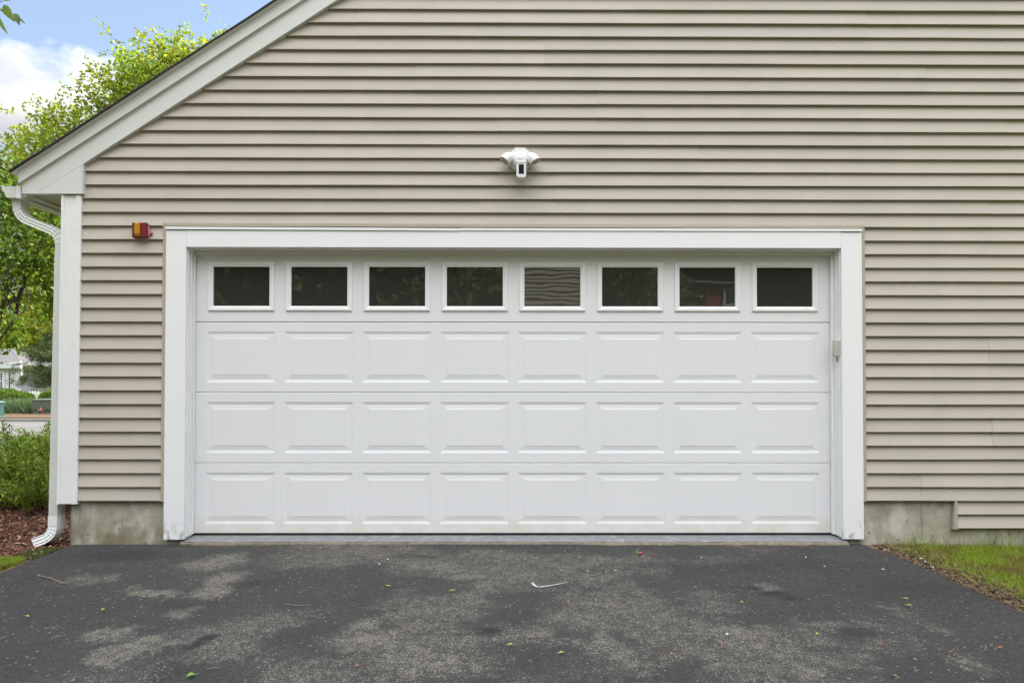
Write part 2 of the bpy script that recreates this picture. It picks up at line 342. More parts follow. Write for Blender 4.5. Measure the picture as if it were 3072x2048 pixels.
def np_mesh(name, V, Fq, material, parent=None):     # V (n,3), Fq (m,4) quads
    me = bpy.data.meshes.new(name); me.vertices.add(len(V)); me.vertices.foreach_set('co', V.astype(np.float32).ravel())
    k = Fq.shape[1]; me.loops.add(Fq.size); me.loops.foreach_set('vertex_index', Fq.astype(np.int32).ravel())
    me.polygons.add(len(Fq)); me.polygons.foreach_set('loop_start', (np.arange(len(Fq))*k).astype(np.int32))
    me.polygons.foreach_set('loop_total', np.full(len(Fq), k, np.int32)); me.update(calc_edges=True); me.materials.append(material)
    o = bpy.data.objects.new(name, me); C.objects.link(o)
    if parent: adopt(o, parent)
    return o
def leaves(P, D, size, rs, wid=0.55, fold=0.25, curl=0.2):
    # P centres, D pointing directions -> folded, drooping six-corner leaves (two quads each)
    n = len(P); D = D/np.linalg.norm(D, axis=1, keepdims=True)
    R = rs.normal(size=(n, 3)); B = np.cross(D, R); B /= np.linalg.norm(B, axis=1, keepdims=True)+1e-9; Nn = np.cross(B, D)
    sz = (size*rs.uniform(0.6, 1.25, n))[:, None]; w = wid*sz
    a = P; t = P + D*sz - Nn*sz*curl
    m1 = P + D*sz*0.33; m2 = P + D*sz*0.72 - Nn*sz*curl*0.4
    l1 = m1 + B*w*0.5 + Nn*w*fold; l2 = m2 + B*w*0.36 + Nn*w*fold*0.7
    r1 = m1 - B*w*0.5 + Nn*w*fold; r2_ = m2 - B*w*0.36 + Nn*w*fold*0.7
    V = np.stack([a, l1, l2, t, r2_, r1], 1).reshape(-1, 3); i = np.arange(n)[:, None]*6
    Fq = np.concatenate([i+np.array([[0, 1, 2, 3]]), i+np.array([[0, 3, 4, 5]])], 1).reshape(-1, 4)
    return V, Fq

GZ = -0.055
# ================================================================== HOUSE
house = empty('house', (0, 0, 0), 'beige clapboard house gable with a wide white garage door filling the frame', 'house')
def part(mb, name, m, parent=house, **k):
    return mb.build(name, M[m], parent, **k)
EX = 0.1016; Z0 = 0.268
RX, RZ, SL = -3.19, 2.747, 0.658            # lower edge of the rake board
RIDX = 3.0
def rake_x(z): return RX + (z-RZ)/SL
def rake_z(x): return RZ + (x-RX)*SL if x < RIDX else RZ + (2*RIDX-x-RX)*SL
# --- siding courses
seams = {34: [-1.151, 2.646], 32: [0.25], 30: [-0.713, 3.091], 28: [0.64], 26: [-0.098, 3.703], 24: [-2.428, 1.379], 22: [0.321],
         20: [-0.231, 3.566], 18: [-2.967], 10: [3.561], 4: [3.581]}
rs = np.random.RandomState(4)
sb = MB()
def course(xa, xb, za, off, sl_a=0.0, clipz=None):
    """one lap: bottom lip forward, face leaning back; xa..xb"""
    zt = za+EX+0.004
    if zt > 7.2: return
    lip = -0.0260-off; top = -0.0010-off
    n = max(1, int((xb-xa)/0.5)); 
    xs = [xa+(xb-xa)*i/n for i in range(n+1)]
    w = [rs.normal()*0.0007 for _ in xs]; w[0] = w[-1] = 0
    V = []
    for i, x in enumerate(xs):
        xt = x + (sl_a if i == 0 else 0)
        V += [(x, 0.001, za+0.006), (x, lip+0.002, za+w[i]), (x, lip, za+0.0025+w[i]), (xt, top, zt)]
    Fs = []
    for i in range(n):
        for k in range(3): Fs.append((i*4+k, (i+1)*4+k, (i+1)*4+k+1, i*4+k+1))
    Fs.append((0, 1, 2, 3)); Fs.append((n*4+3, n*4+2, n*4+1, n*4))
    sb.add(V, Fs)
for k in range(-2, 66):
    z = Z0+EX*k; pair = k - (k % 2)
    xs_seam = list(seams.get(pair, []))
    r2s = np.random.RandomState(500+pair)
    x = (xs_seam[-1] if xs_seam else -3.2+r2s.uniform(0.5, 3.6))
    if not xs_seam and x < 2.5 and 2 <= pair <= 18: x = 2.7+r2s.uniform(1.2, 3)
    if not xs_seam: xs_seam = [x] if pair > 18 else []
    while True:
        x += 3.6
        if x > 9.2: break
        xs_seam.append(x)
    if k < 0: spans = [(3.285, 9.5)]
    elif z < 2.29: spans = [(-3.24, -2.585), (2.605, 9.5)]
    else: spans = [(-3.24, 9.5)]
    for (a, b) in spans:
        sla = 0
        if z+EX > RZ-0.06 and a < 0:
            a2 = rake_x(z)-0.10; a = max(a, a2)
            if a == a2: sla = EX/SL
        if z > RZ+0.0:
            b = min(b, 2*RIDX-rake_x(z)+0.05)
        if b <= a: continue
        cuts = [a]+[s for s in xs_seam if a+0.1 < s < b-0.1]+[b]
        for i in range(len(cuts)-1):
            course(cuts[i]-(0.02 if i else 0), cuts[i+1], z, 0.0022 if i % 2 else 0.0, sla if i == 0 else 0)
part(sb, 'siding', 'siding', fix=False)
# --- wall body behind the siding (with the garage opening)
wb = MB()
wb.box(-3.33, -2.44, 0.002, 0.14, 0.277, 2.60); wb.box(2.45, 9.3, 0.002, 0.14, 0.277, 2.60); wb.box(-2.44, 2.45, 0.002, 0.14, 2.16, 2.60)
wb.prism([(-3.33, 2.60), (9.3, 2.60), (9.3, 2.66), (RIDX, rake_z(RIDX)+0.02), (-3.33, 2.66)], 0.002, 0.14)
wb.box(-3.33, -3.25, 0.14, 9.0, 0.2, 2.60); wb.box(9.2, 9.3, 0.14, 9.0, 0.0, 2.60); wb.box(-3.25, 9.2, 8.9, 9.0, 0.0, 2.60)
part(wb, 'wall', 'siding')
# --- foundation
fb = MB()
fb.prismx([(0.015, -0.5), (0.015, 0.275), (0.25, 0.275), (0.25, -0.5)], -3.27, -2.565)
fb.add([(-3.312, 0.055, -0.5), (-3.27, 0.015, -0.5), (-3.27, 0.25, -0.5), (-3.312, 0.25, -0.5), (-3.312, 0.055, 0.275), (-3.27, 0.015, 0.275), (-3.27, 0.25, 0.275), (-3.312, 0.25, 0.275)],
       [(0, 1, 5, 4), (3, 0, 4, 7), (4, 5, 6, 7), (1, 2, 6, 5)])
part(fb, 'foundation', 'concrete')
for q in ((2.60, 9.28, 0.010, 0.25, -0.6, 0.275), (-3.31, -3.2, 0.25, 9.0, -0.5, 0.2), (-2.562, -2.452, 0.012, 0.25, -0.5, 0.02), (2.47, 2.597, 0.007, 0.25, -0.5, 0.02)):
    fb = MB(); fb.box(*q); part(fb, 'foundation', 'concrete')
# --- threshold slab
tb = MB(); nx = 60; V = []; rsl = np.random.RandomState(3)
for i in range(nx+1):
    x = -2.452+(2.47+2.452)*i/nx; e = rsl.normal()*0.0035
    V += [(x, 0.20, -0.010), (x, 0.12, -0.012), (x, -0.022+e, -0.026), (x, -0.030+e, -0.031)]
Fs = [(i*4+k, i*4+k+1, i*4+4+k+1, i*4+4+k) for i in range(nx) for k in range(3)]
tb.add(V, Fs); part(tb, 'threshold', 'slab')
tb = MB(); V = []
for i in range(nx+1):
    x = -2.452+(2.47+2.452)*i/nx; e = rsl.normal()*0.004; dz = 0.012+0.012*math.sin(x*1.3)*0 + rsl.uniform(-0.002, 0.002)
    fr = 0.022 if x > 0.6 else 0.010
    V += [(x, 0.0, -0.0315), (x, -0.030+e, -0.0325), (x, -0.034-fr+e, -0.045), (x, -0.038-fr+e*2, -0.10)]
tb.add(V, Fs); part(tb, 'slab_edge', 'slabedge')
# --- corner post (fluted vinyl)
cp = MB()
prof = [(-3.355, 0.13), (-3.355, -0.026), (-3.348, -0.036), (-3.331, -0.036), (-3.326, -0.026), (-3.243, -0.026), (-3.238, -0.036), (-3.212, -0.036), (-3.203, -0.028), (-3.203, 0.0), (-3.24, 0.001), (-3.24, 0.13)]
n = len(prof); V = [(x-0.008 if z < 1 else x, y, z) for z in (0.247, 2.524) for x, y in prof]
cp.add(V, [(i, (i+1) % n, (i+1) % n+n, i+n) for i in range(n)] + [tuple(range(n-1, -1, -1)), tuple(range(n, 2*n))])
part(cp, 'corner_post', 'white')
# --- rake boards
def rake_band(lo0, hi0, y0, y1, xl, cut=None, xr=RIDX):
    """board between vertical offsets lo..hi above the lower rake edge, both slopes"""
    zL = lambda x, o: RZ+(x-RX)*SL+o
    mb = MB()
    mb.prism([(xl, zL(xl, lo0)), (xr, zL(xr, lo0)), (xr, zL(xr, hi0)), (xl, zL(xl, hi0))], y0, y1)
    mb.prism([(2*xr-xl, zL(xl, lo0)), (2*xr-xl, zL(xl, hi0)), (xr+0.001, zL(xr, hi0)), (xr+0.001, zL(xr, lo0))], y0, y1)
    return mb
zL = lambda x, o=0: RZ+(x-RX)*SL+o
B1 = 0.154; B2 = 0.236; B3 = 0.256
mb = MB()
xe = -3.631; zb = 2.531
seamx = -3.535
mb.prism([(xe, zb), (seamx, zb), (RX-0.001, RZ), (RIDX, zL(RIDX)), (RIDX, zL(RIDX, B1)), (xe, zL(xe, B1))], -0.046, 0.0)
mb.prism([(RIDX+0.001, zL(RIDX)), (2*RIDX-RX, RZ), (2*RIDX-xe, zb), (2*RIDX-xe, zL(xe, B1)), (RIDX+0.001, zL(RIDX, B1))], -0.046, 0.0)
part(mb, 'rake_board', 'rake', bevel=0.0015)
mb = MB(); mb.prism([(seamx+0.003, zb), (-3.196, zb), (-3.196, RZ-0.006)], -0.0475, 0.0); mb.box(-3.194, -3.182, -0.050, 0.0, zb, RZ+0.004)
part(mb, 'eave_return', 'rake', bevel=0.001)
part(rake_band(B1-0.002, B2, -0.068, 0.0, -3.645), 'rake_trim', 'rake', bevel=0.0015)
# crown strip flaring outwards under the shingles
mb = MB()
for sgn in (1, -1):
    V = []
    for x in (-3.650, RIDX):
        X_ = x if sgn > 0 else 2*RIDX-x
        V += [(X_, 0.0, zL(x, B2)), (X_, -0.069, zL(x, B2)), (X_, -0.074, zL(x, B2+0.004)), (X_-sgn*(0.03 if x < 0 else 0), -0.092, zL(x, B3)-(0.014 if x < 0 else 0)), (X_, 0.0, zL(x, B3))]
    mb.add(V, [(k, (k+1) % 5, (k+1) % 5+5, k+5) for k in range(5)]+[(0, 1, 2, 3, 4), (9, 8, 7, 6, 5)])
mb.prism([(-3.682, zL(-3.682, B3)-0.012), (-3.60, zL(-3.60, B3)-0.012), (-3.60, zL(-3.60, B3)-0.004), (-3.682, zL(-3.682, B3)-0.004)], -0.090, 9.0)
part(mb, 'drip_edge', 'rake')
# --- roof slopes with ragged shingle edge
mb = MB()
for sgn in (1, -1):
    V = []; nn = 46; rr = np.random.RandomState(8)
    for i in range(nn+1):
        x = -3.690+(RIDX+3.690)*i/nn; X_ = x if sgn > 0 else 2*RIDX-x; jag = -0.102-rr.uniform(0, 0.010)
        z = zL(x, B3-0.003)+rr.uniform(0, 0.003)
        V += [(X_, jag, z), (X_, jag, z+0.009), (X_, 9.2, z+0.009), (X_, 9.2, z)]
    Fs = [(i*4+k, i*4+(k+1) % 4, i*4+4+(k+1) % 4, i*4+4+k) for i in range(nn) for k in range(4)]+[(0, 1, 2, 3), (nn*4+3, nn*4+2, nn*4+1, nn*4)]
    mb.add(V, Fs)
part(mb, 'roof', 'shingle')
# --- soffit and fascia running back along the eave
mb = MB()
for i in range(60):
    y = 0.001+i*0.15; mb.box(-3.631, -3.335, y, y+0.146, 2.536, 2.542)
part(mb, 'soffit', 'soffit')
mb = MB(); mb.box(-3.653, -3.632, 0.001, 9.0, 2.515, 2.655); mb.box(-3.632, -3.60, 0.001, 9.0, 2.520, 2.5345)
part(mb, 'fascia', 'grey_white')
# --- gutter: K-style profile with end cap
gp = [(-3.656, 2.509), (-3.762, 2.509), (-3.774, 2.520), (-3.779, 2.545), (-3.800, 2.563), (-3.803, 2.593), (-3.656, 2.593)]
mb = MB()
n = len(gp); y0, y1 = -0.018, 8.9
mb.add([(x, y0, z) for x, z in gp]+[(x, y1, z) for x, z in gp], [tuple(range(n))]+[(i, i+n, (i+1) % n+n, (i+1) % n) for i in range(n-1) if i != n-1])
mb.box(-3.812, -3.792, -0.0195, 8.9, 2.590, 2.597)
part(mb, 'gutter', 'grey_white')
mb = MB(); mb.box(-3.689, -3.6545, -0.024, 0.10, 2.503, 2.595)
part(mb, 'gutter_end_strip', 'white')
# --- downspout
def rect_prof(wx, wy, rib=0.0032):
    P = []
    for sx, sy, ax in ((1, 1, 0), (-1, 1, 1), (-1, -1, 0), (1, -1, 1)): pass
    def side(p0, p1, nr):
        out = []
        for i in range(nr*4):
            t = i/(nr*4); p = (p0[0]+(p1[0]-p0[0])*t, p0[1]+(p1[1]-p0[1])*t)
            nx_, ny_ = (p1[1]-p0[1]), -(p1[0]-p0[0]); L = math.hypot(nx_, ny_)
            d = rib*(1 if (i % 4) in (1, 2) else 0)
            out.append((p[0]+nx_/L*d*-1, p[1]+ny_/L*d*-1))
        return out
    a, b = wy/2, wx/2
    P = side((a, b), (-a, b), 4)+side((-a, b), (-a, -b), 3)+side((-a, -b), (a, -b), 4)+side((a, -b), (a, b), 3)
    return P
def arc_path(pts, r, n=7):
    out = [Vector(pts[0])]
    for i in range(1, len(pts)-1):
        p = Vector(pts[i]); a = (Vector(pts[i-1])-p).normalized(); b = (Vector(pts[i+1])-p).normalized()
        s = p+a*r; e = p+b*r
        for k in range(n+1):
            t = k/n; out.append((1-t)**2*s+2*t*(1-t)*p+t*t*e)
    out.append(Vector(pts[-1])); return out
dy = 0.055
prof = rect_prof(0.064, 0.088, 0.002)
mb = MB()
pth = arc_path([(-3.397, dy, 2.22), (-3.397, dy, 0.145)], 0.05)
mb.tube([(-3.392, dy, 2.11), (-3.414, dy, 0.13)], 1.0, prof=prof)
ds = part(mb, 'downspout', 'grey_white'); prof = rect_prof(0.064, 0.088)
def crimped(pts, r, n, scl=1.06, sp=0.5):
    path = arc_path(pts, r, n); rad = []
    for i, _ in enumerate(path): rad.append(scl*(1.0 if i in (0, len(path)-1) else (1.02 if i % 2 else 0.965)))
    return path, rad
mb = MB()
pth, rad = crimped([(-3.712, dy, 2.508), (-3.712, dy, 2.380), (-3.392, dy, 2.250), (-3.392, dy, 2.09)], 0.085, 9, 0.98)
mb.tube(pth, rad, prof=prof)
part(mb, 'elbow', 'grey_white', parent=ds)
mb = MB()
pth, rad = crimped([(-3.414, dy, 0.15), (-3.414, dy, 0.005), (-3.548, dy-0.03, -0.046)], 0.075, 10)
mb.tube(pth, rad, prof=prof, cap=False); part(mb, 'elbow', 'white', parent=ds)
# --- casing round the garage door
XL0, XL1, XR0, XR1 = -2.575, -2.425, 2.437, 2.591
mb = MB()
mb.box(XL0, XL1, -0.031, 0.10, -0.015, 2.266)
part(mb, 'side_casing', 'casing', bevel=0.002)
mb = MB(); mb.box(XR0, XR1, -0.031, 0.10, -0.014, 2.259)
part(mb, 'side_casing', 'casing', bevel=0.002)
mb = MB(); mb.box(XL1+0.0015, XR0-0.0015, -0.0325, 0.10, 2.141, 2.264)
part(mb, 'head_casing', 'head', bevel=0.002)
# cap flashing in two lengths
mb = MB()
mb.add([(-2.574, -0.04, 2.272), (-0.40, -0.04, 2.264), (-0.40, -0.04, 2.283), (-2.574, -0.04, 2.291), (-2.574, 0.0, 2.274), (-0.40, 0.0, 2.266), (-0.40, 0.0, 2.290), (-2.574, 0.0, 2.298)],
       [(0, 1, 2, 3), (3, 2, 6, 7), (0, 4, 5, 1), (0, 3, 7, 4), (1, 5, 6, 2)])
mb.box(-0.398, 2.591, -0.0385, 0.0, 2.266, 2.285)
part(mb, 'cap_flashing', 'white')
# J-channel
mb = MB()
mb.prism([(-2.601, 0.262), (-2.577, 0.262), (-2.577, 2.298), (-2.601, 2.322)], -0.026, 0.0)
mb.prism([(-2.601, 2.3225), (-2.576, 2.2985), (2.592, 2.291), (2.616, 2.315)], -0.027, 0.0)
mb.prism([(2.593, 0.262), (2.616, 0.262), (2.616, 2.314), (2.5935, 2.2905)], -0.026, 0.0)
part(mb, 'j_channel', 'siding_trim', bevel=0.001)
mb = MB(); mb.prism([(3.258, 0.056), (3.292, 0.056), (3.290, 0.280), (3.272, 0.280)], -0.026, 0.004)
part(mb, 'end_strip', 'siding_trim', bevel=0.002)
mb = MB(); mb.box(3.285, 9.4, -0.004, 0.009, 0.058, 0.27); part(mb, 'siding_backing', 'siding_trim')
# jamb beads and weather stops
mb = MB()
for s, x0 in ((1, XL1), (-1, XR0)):
    for (a, b, ya, yb) in ((0.0005, 0.006, -0.010, 0.10), (0.006, 0.012, 0.032, 0.10)):
        xa, xb = sorted((x0+s*a, x0+s*b)); mb.box(xa, xb, ya, yb, 0.0, 2.139)
mb.box(XL1+0.013, XR0-0.013, -0.002, 0.10, 2.1345, 2.1405)
part(mb, 'jamb_bead', 'white', bevel=0.0015)
DX = 2.4055
mb = MB()
for s, x0 in ((1, XL1), (-1, XR0)):
    xa, xb = sorted((x0+s*0.0125, s*-DX if s > 0 else DX)); mb = MB(); mb.box(xa, xb, 0.066, 0.094, 0.002, 2.133); part(mb, 'side_stop', 'white', bevel=0.002)
mb = MB()
mb.box(XL1+0.0128, XR0-0.0128, 0.064, 0.093, 2.104, 2.1338)
part(mb, 'weather_stop', 'stop', bevel=0.002)
# --- garage door
gd = bpy.data.objects.new('garage_door', None); C.objects.link(gd); gd.parent = house; gd.location = (0, 0.10, 0)
def gpart(mb, name, m, **k):
    o = mb.build(name, M[m], None, **k); o.parent = gd; o.matrix_parent_inverse = Matrix.Translation((0, 0.10, 0)).inverted(); return o
PC = [-2.066+0.59029*k for k in range(8)]
SECH = 0.5334
def rect(mb, x0, x1, z0, z1, y): mb.add([(x0, y, z0), (x1, y, z0), (x1, y, z1), (x0, y, z1)], [(0, 1, 2, 3)])
def ring(mb, A, ya, B, yb):
    (a0, a1, c0, c1), (b0, b1, d0, d1) = A, B
    o = [(a0, ya, c0), (a1, ya, c0), (a1, ya, c1), (a0, ya, c1)]; i = [(b0, yb, d0), (b1, yb, d0), (b1, yb, d1), (b0, yb, d1)]
    mb.add(o+i, [(0, 1, 5, 4), (1, 2, 6, 5), (2, 3, 7, 6), (3, 0, 4, 7)])
def inset(R, d): return (R[0]+d, R[1]-d, R[2]+d, R[3]-d)
for s in range(4):
    z0 = s*SECH+(0.0 if s else 0.004); z1 = (s+1)*SECH-(0.0045 if s == 2 else 0.0028)
    mb = MB(); y = 0.10; e = 0.003
    X0, X1 = -2.4385, 2.4385
    if s < 3: cells = [(c-0.2615, c+0.2615, s*SECH+0.0745, s*SECH+0.459) for c in PC]
    else: cells = [(c-0.232, c+0.232, 1.699, 2.036) for c in PC]
    zb0, zb1 = z0+e, z1-e
    rect(mb, X0, X1, zb0, cells[0][2], y); rect(mb, X0, X1, cells[0][3], zb1, y)
    px = X0
    for c in cells: rect(mb, px, c[0], c[2], c[3], y); px = c[1]
    rect(mb, px, X1, cells[0][2], cells[0][3], y)
    mb.add([(X0, y, zb1), (X1, y, zb1), (X1, y+e, z1), (X0, y+e, z1), (X1, y+0.04, z1), (X0, y+0.04, z1)], [(0, 1, 2, 3), (3, 2, 4, 5)])
    mb.add([(X0, y, zb0), (X0, y+e, z0), (X1, y+e, z0), (X1, y, zb0), (X0, y+0.04, z0), (X1, y+0.04, z0)], [(0, 1, 2, 3), (1, 4, 5, 2)])
    for c in cells:
        if s < 3:
            st = [(0, 0), (0.002, 0.001), (0.018, 0.0046), (0.021, 0.0048), (0.052, 0.0022), (0.0545, 0.0005)]
            for (d0, h0), (d1, h1) in zip(st, st[1:]): ring(mb, inset(c, d0), y+h0, inset(c, d1), y+h1)
            rect(mb, *inset(c, 0.0545), y+0.0005)
        else:
            ring(mb, c, y, c, y+0.04)
    gpart(mb, 'door_section', 'door', fix=False)
    # hidden tongue closing the joint
mb = MB(); mb.box(-2.438, 2.438, 0.145, 0.16, 0.005, 2.13); gpart(mb, 'door_back', 'dark')
for k, c in enumerate(PC):
    O = (c-0.2495, c+0.2495, 1.6825, 2.0535); mb = MB(); y = 0.10
    st = [(0, 0.0), (0.0, -0.008), (0.003, -0.011), (0.016, -0.011), (0.018, -0.0085), (0.022, -0.0085), (0.034, -0.004), (0.0365, -0.003), (0.0365, 0.012)]
    for (d0, h0), (d1, h1) in zip(st, st[1:]): ring(mb, inset(O, d0), y+h0, inset(O, d1), y+h1)
    gpart(mb, 'window_frame', 'casing', fix=False)
    mb = MB(); G = inset(O, 0.034); mb.box(G[0], G[1], 0.1095, 0.1145, G[2], G[3])
    gpart(mb, 'window_pane', 'glass')
mb = MB(); mb.box(-2.407, 2.407, 0.103, 0.14, -0.011, 0.0035); gpart(mb, 'bottom_seal', 'rubber')

# ================================================================== things on the wall
# floodlight camera
ox, oz, oy = 0.047, 2.790, -0.018
fl = empty('security_light', (ox, oy, oz), 'white twin-head security floodlight with a camera mounted above the garage door', 'security light')
def fpart(mb, name, m, par=None, **k):
    o = mb.build(name, M[m], None, **k); adopt(o, fl) if par is None else None
    if par is not None: o.parent = par
    return o
mb = MB()
pts = [(0.086/math.cos(math.pi/8)*math.cos(math.pi/8+i*math.pi/4), 0.086/math.cos(math.pi/8)*math.sin(math.pi/8+i*math.pi/4)) for i in range(8)]
mb.prism([(ox+a, oz+0.006+b) for a, b in pts], oy-0.026, oy+0.004)
fpart(mb, 'mounting_plate', 'plastic', bevel=0.003)
mb = MB(); mb.lathe([(0.066, 0), (0.065, 0.018), (0.058, 0.036), (0.044, 0.048), (0.024, 0.054), (0.002, 0.055)], (ox-0.002, oy-0.026, oz-0.006), (0, -1, -0.08), 32)
mb.lathe([(0.015, 0), (0.015, 0.008), (0.010, 0.012), (0.001, 0.013)], (ox-0.001, oy-0.076, oz-0.004), (0, -1, -0.1), 20)
for q in (-0.046, 0.046): mb.lathe([(0.0035, 0), (0.0035, 0.006), (0.001, 0.007)], (ox+q-0.001, oy-0.060, oz-0.006), (0, -1, 0), 10)
fpart(mb, 'body', 'plastic', smooth=False)
mb = MB()
cx0, cx1 = ox-0.029, ox+0.042; zt = oz-0.034; yb, yf = oy-0.055, oy-0.115
mb.prism([(cx0, zt-0.110), (cx0+0.013, zt-0.122), (cx1-0.013, zt-0.122), (cx1, zt-0.110), (cx1, zt-0.018), (cx0, zt-0.018)], yf, yf+0.055)
mb.box(cx0-0.001, cx1+0.001, yf-0.002, yf+0.06, zt-0.016, zt)
mb.box(ox-0.012, ox+0.018, oy-0.075, oy-0.04, oz-0.05, oz-0.012)
mb.lathe([(0.022, 0), (0.019, 0.005), (0.012, 0.009), (0.002, 0.010)], ((cx0+cx1)/2, yf+0.028, zt-0.121), (0, -0.2, -1), 20)
cb = fpart(mb, 'camera_body', 'plastic', bevel=0.003)
mb = MB(); mb.box((cx0+cx1)/2-0.0185, (cx0+cx1)/2+0.0185, yf-0.0022, yf+0.004, zt-0.094, zt-0.026)
g = mb.build('camera_face', M['black_glass']); g.parent = cb
for s in (-1, 1):
    o0 = Vector((ox+s*0.062, oy-0.040, oz+0.030)); ax = Vector((s*0.60, -0.20, -0.76)).normalized()
    if s > 0: ax = Vector((s*0.52, -0.17, -0.84)).normalized()
    mb = MB()
    st = o0+Vector((s*0.012, -0.02, -0.002))
    mb.lathe([(0.014, -0.016), (0.026, -0.004), (0.036, 0.010), (0.041, 0.028), (0.0425, 0.060), (0.042, 0.0625), (0.0385, 0.0620), (0.037, 0.050), (0.002, 0.050)], st+ax*0.006, ax, 32)
    mb.lathe([(0.014, 0), (0.016, 0.015), (0.013, 0.032)], o0+Vector((-s*0.006, 0.018, 0.0)), Vector((s*0.3, -1, 0.25)), 16)
    hd = fpart(mb, 'lamp_head', 'plastic', smooth=False)
    mb = MB(); mb.lathe([(0.0365, 0), (0.0365, 0.003), (0.025, 0.004), (0.0235, 0.007), (0.021, 0.007), (0.02, 0.003), (0.001, 0.005)], st+ax*0.057, ax, 28)
    ln = mb.build('lens', M['lens']); ln.parent = hd
# alarm
al = empty('alarm_strobe', (-2.755, -0.018, 2.262), 'red box alarm with a vertical amber lens strip left of the door casing', 'alarm')
mb = MB(); mb.box(-2.812, -2.706, -0.060, -0.012, 2.207, 2.316); a1 = mb.build('housing', M['alarm_red'], bevel=0.004); adopt(a1, al)
for (sx, sz) in ((-2.806, 2.310), (-2.713, 2.312), (-2.806, 2.214), (-2.722, 2.212)):
    mb = MB(); mb.lathe([(0.0035, 0), (0.0035, 0.003)], (sx, -0.060, sz), (0, -1, 0), 10); adopt(mb.build('screw', M['dark']), al)
mb = MB(); mb.prismx([(-0.058, 2.213), (-0.070, 2.220), (-0.076, 2.232), (-0.076, 2.305), (-0.070, 2.319), (-0.058, 2.319)], -2.786, -2.749); a1 = mb.build('lens', M['alarm_amber'], bevel=0.004); adopt(a1, al)
mb = MB(); mb.prism([(-2.7055, 2.212), (-2.690, 2.232), (-2.676, 2.240), (-2.676, 2.247), (-2.690, 2.262), (-2.7055, 2.30)], -0.045, -0.012); a1 = mb.build('bracket', M['alarm_pink'], bevel=0.003); adopt(a1, al)
# sensor on the jamb
se = empty('door_sensor', (2.415, 0.0, 1.395), 'small grey box sensor on the right door jamb', 'sensor')
mb = MB(); mb.prism([(2.393, 1.347), (2.401, 1.338), (2.432, 1.338), (2.435, 1.342), (2.435, 1.459), (2.391, 1.459)], -0.012, 0.022); a1 = mb.build('cover', M['sensor'], bevel=0.004); adopt(a1, se)
mb = MB(); mb.tube([(2.414, 0.005, 1.340), (2.4145, 0.004, 1.325), (2.418, 0.008, 1.31), (2.4245, 0.010, 1.30)], 0.0035, 8); a1 = mb.build('cable', M['dark']); adopt(a1, se)

# ================================================================== GROUND
def struct(o, name=None): o['kind'] = 'structure'; return o
mb = MB(); mb.add([(-400, -300, GZ-0.05), (400, -300, GZ-0.05), (400, 400, GZ-0.05), (-400, 400, GZ-0.05)], [(0, 1, 2, 3)])
struct(mb.build('ground', M['ground']))
# noise for wear
def vnoise(x, y, seed):
    r = np.random.RandomState(seed); T = r.rand(256, 256); xi = np.floor(x).astype(int); yi = np.floor(y).astype(int); fx = x-xi; fy = y-yi
    fx = fx*fx*(3-2*fx); fy = fy*fy*(3-2*fy); g = lambda a, b: T[a % 256, b % 256]
    return (g(xi, yi)*(1-fx)+g(xi+1, yi)*fx)*(1-fy)+(g(xi, yi+1)*(1-fx)+g(xi+1, yi+1)*fx)*fy
def fbm(x, y, f, seed, o=4, g=0.5):
    a = 0; w = 1; t = 0
    for i in range(o): a = a+w*vnoise(x*f, y*f, seed+i); t += w; w *= g; f *= 2.03
    return a/t
LIGHT = [(-1.966,-0.491,0.16,0.167),(-1.778,-0.842,0.121,0.125),(-1.756,-1.077,0.101,0.128),(-1.758,-1.47,0.091,0.092),(-2.094,-1.157,0.149,0.077),(-1.966,-1.776,0.094,0.097),(-1.763,-1.9,0.091,0.091),(-1.767,-2.034,0.116,0.083),(-1.565,-1.936,0.12,0.07),(-0.487,-0.6,0.285,0.179),(-0.331,-0.799,0.163,0.11),(-0.754,-1.633,0.098,0.118),(-0.625,-1.862,0.224,0.142),(-0.429,-2.108,0.32,0.171),(-0.319,-1.475,0.137,0.116),(0.372,-1.574,0.049,0.087),(0.398,-1.811,0.046,0.127),(0.456,-1.993,0.088,0.095),(0.518,-2.178,0.111,0.104),(1.076,-1.445,0.139,0.067),(1.086,-1.757,0.116,0.089),(1.111,-1.92,0.09,0.08),(1.163,-2.09,0.114,0.09),(1.191,-2.244,0.108,0.08),(1.495,-1.111,0.101,0.064),(1.544,-1.683,0.097,0.047),(2.055,-1.515,0.079,0.09),(2.058,-1.76,0.064,0.11),(1.965,-2.116,0.066,0.122),(-2.581,-0.885,0.186,0.089),(1.339,-0.499,0.262,0.126),(-1.209,-1.438,0.207,0.08),(-0.007,-1.065,0.306,0.082)]
LW = [1,.9,1,1,.8,.9,1,1,.8,.75,.8,.9,.9,.7,.6,.8,.9,.9,.8,.45,.9,.8,.8,.8,.6,.6,.4,.5,.5,.5,.45,.3,.35]
DARK = [(-1.487,-1.911,0.032,0.051),(-1.472,-1.832,0.041,0.043),(-1.503,-1.962,0.035,0.039),(-0.129,-1.742,0.074,0.056),(1.39,-1.086,0.077,0.041),(1.477,-1.19,0.099,0.039),(1.544,-1.267,0.073,0.038),(-1.547,-0.959,0.157,0.086),(1.657,-1.759,0.084,0.056),(-2.714,-0.321,0.361,0.158),(-0.687,-0.383,0.179,0.056),(-1.765,-1.381,0.163,0.109),(1.478,-0.605,0.855,0.179),(2.342,-1.072,0.511,0.234)]
DW = [1,1,1,.9,.9,1,.9,.45,.6,.5,.5,.35,.4,.35]
xs = np.arange(0, 1.0001, 1/420.); ys = np.concatenate([np.arange(-0.0, -2.75, -0.0135), -2.75-np.cumsum(np.linspace(0.03, 0.9, 24))])
gx, gy = np.meshgrid(xs, ys)
rsd = np.random.RandomState(11)
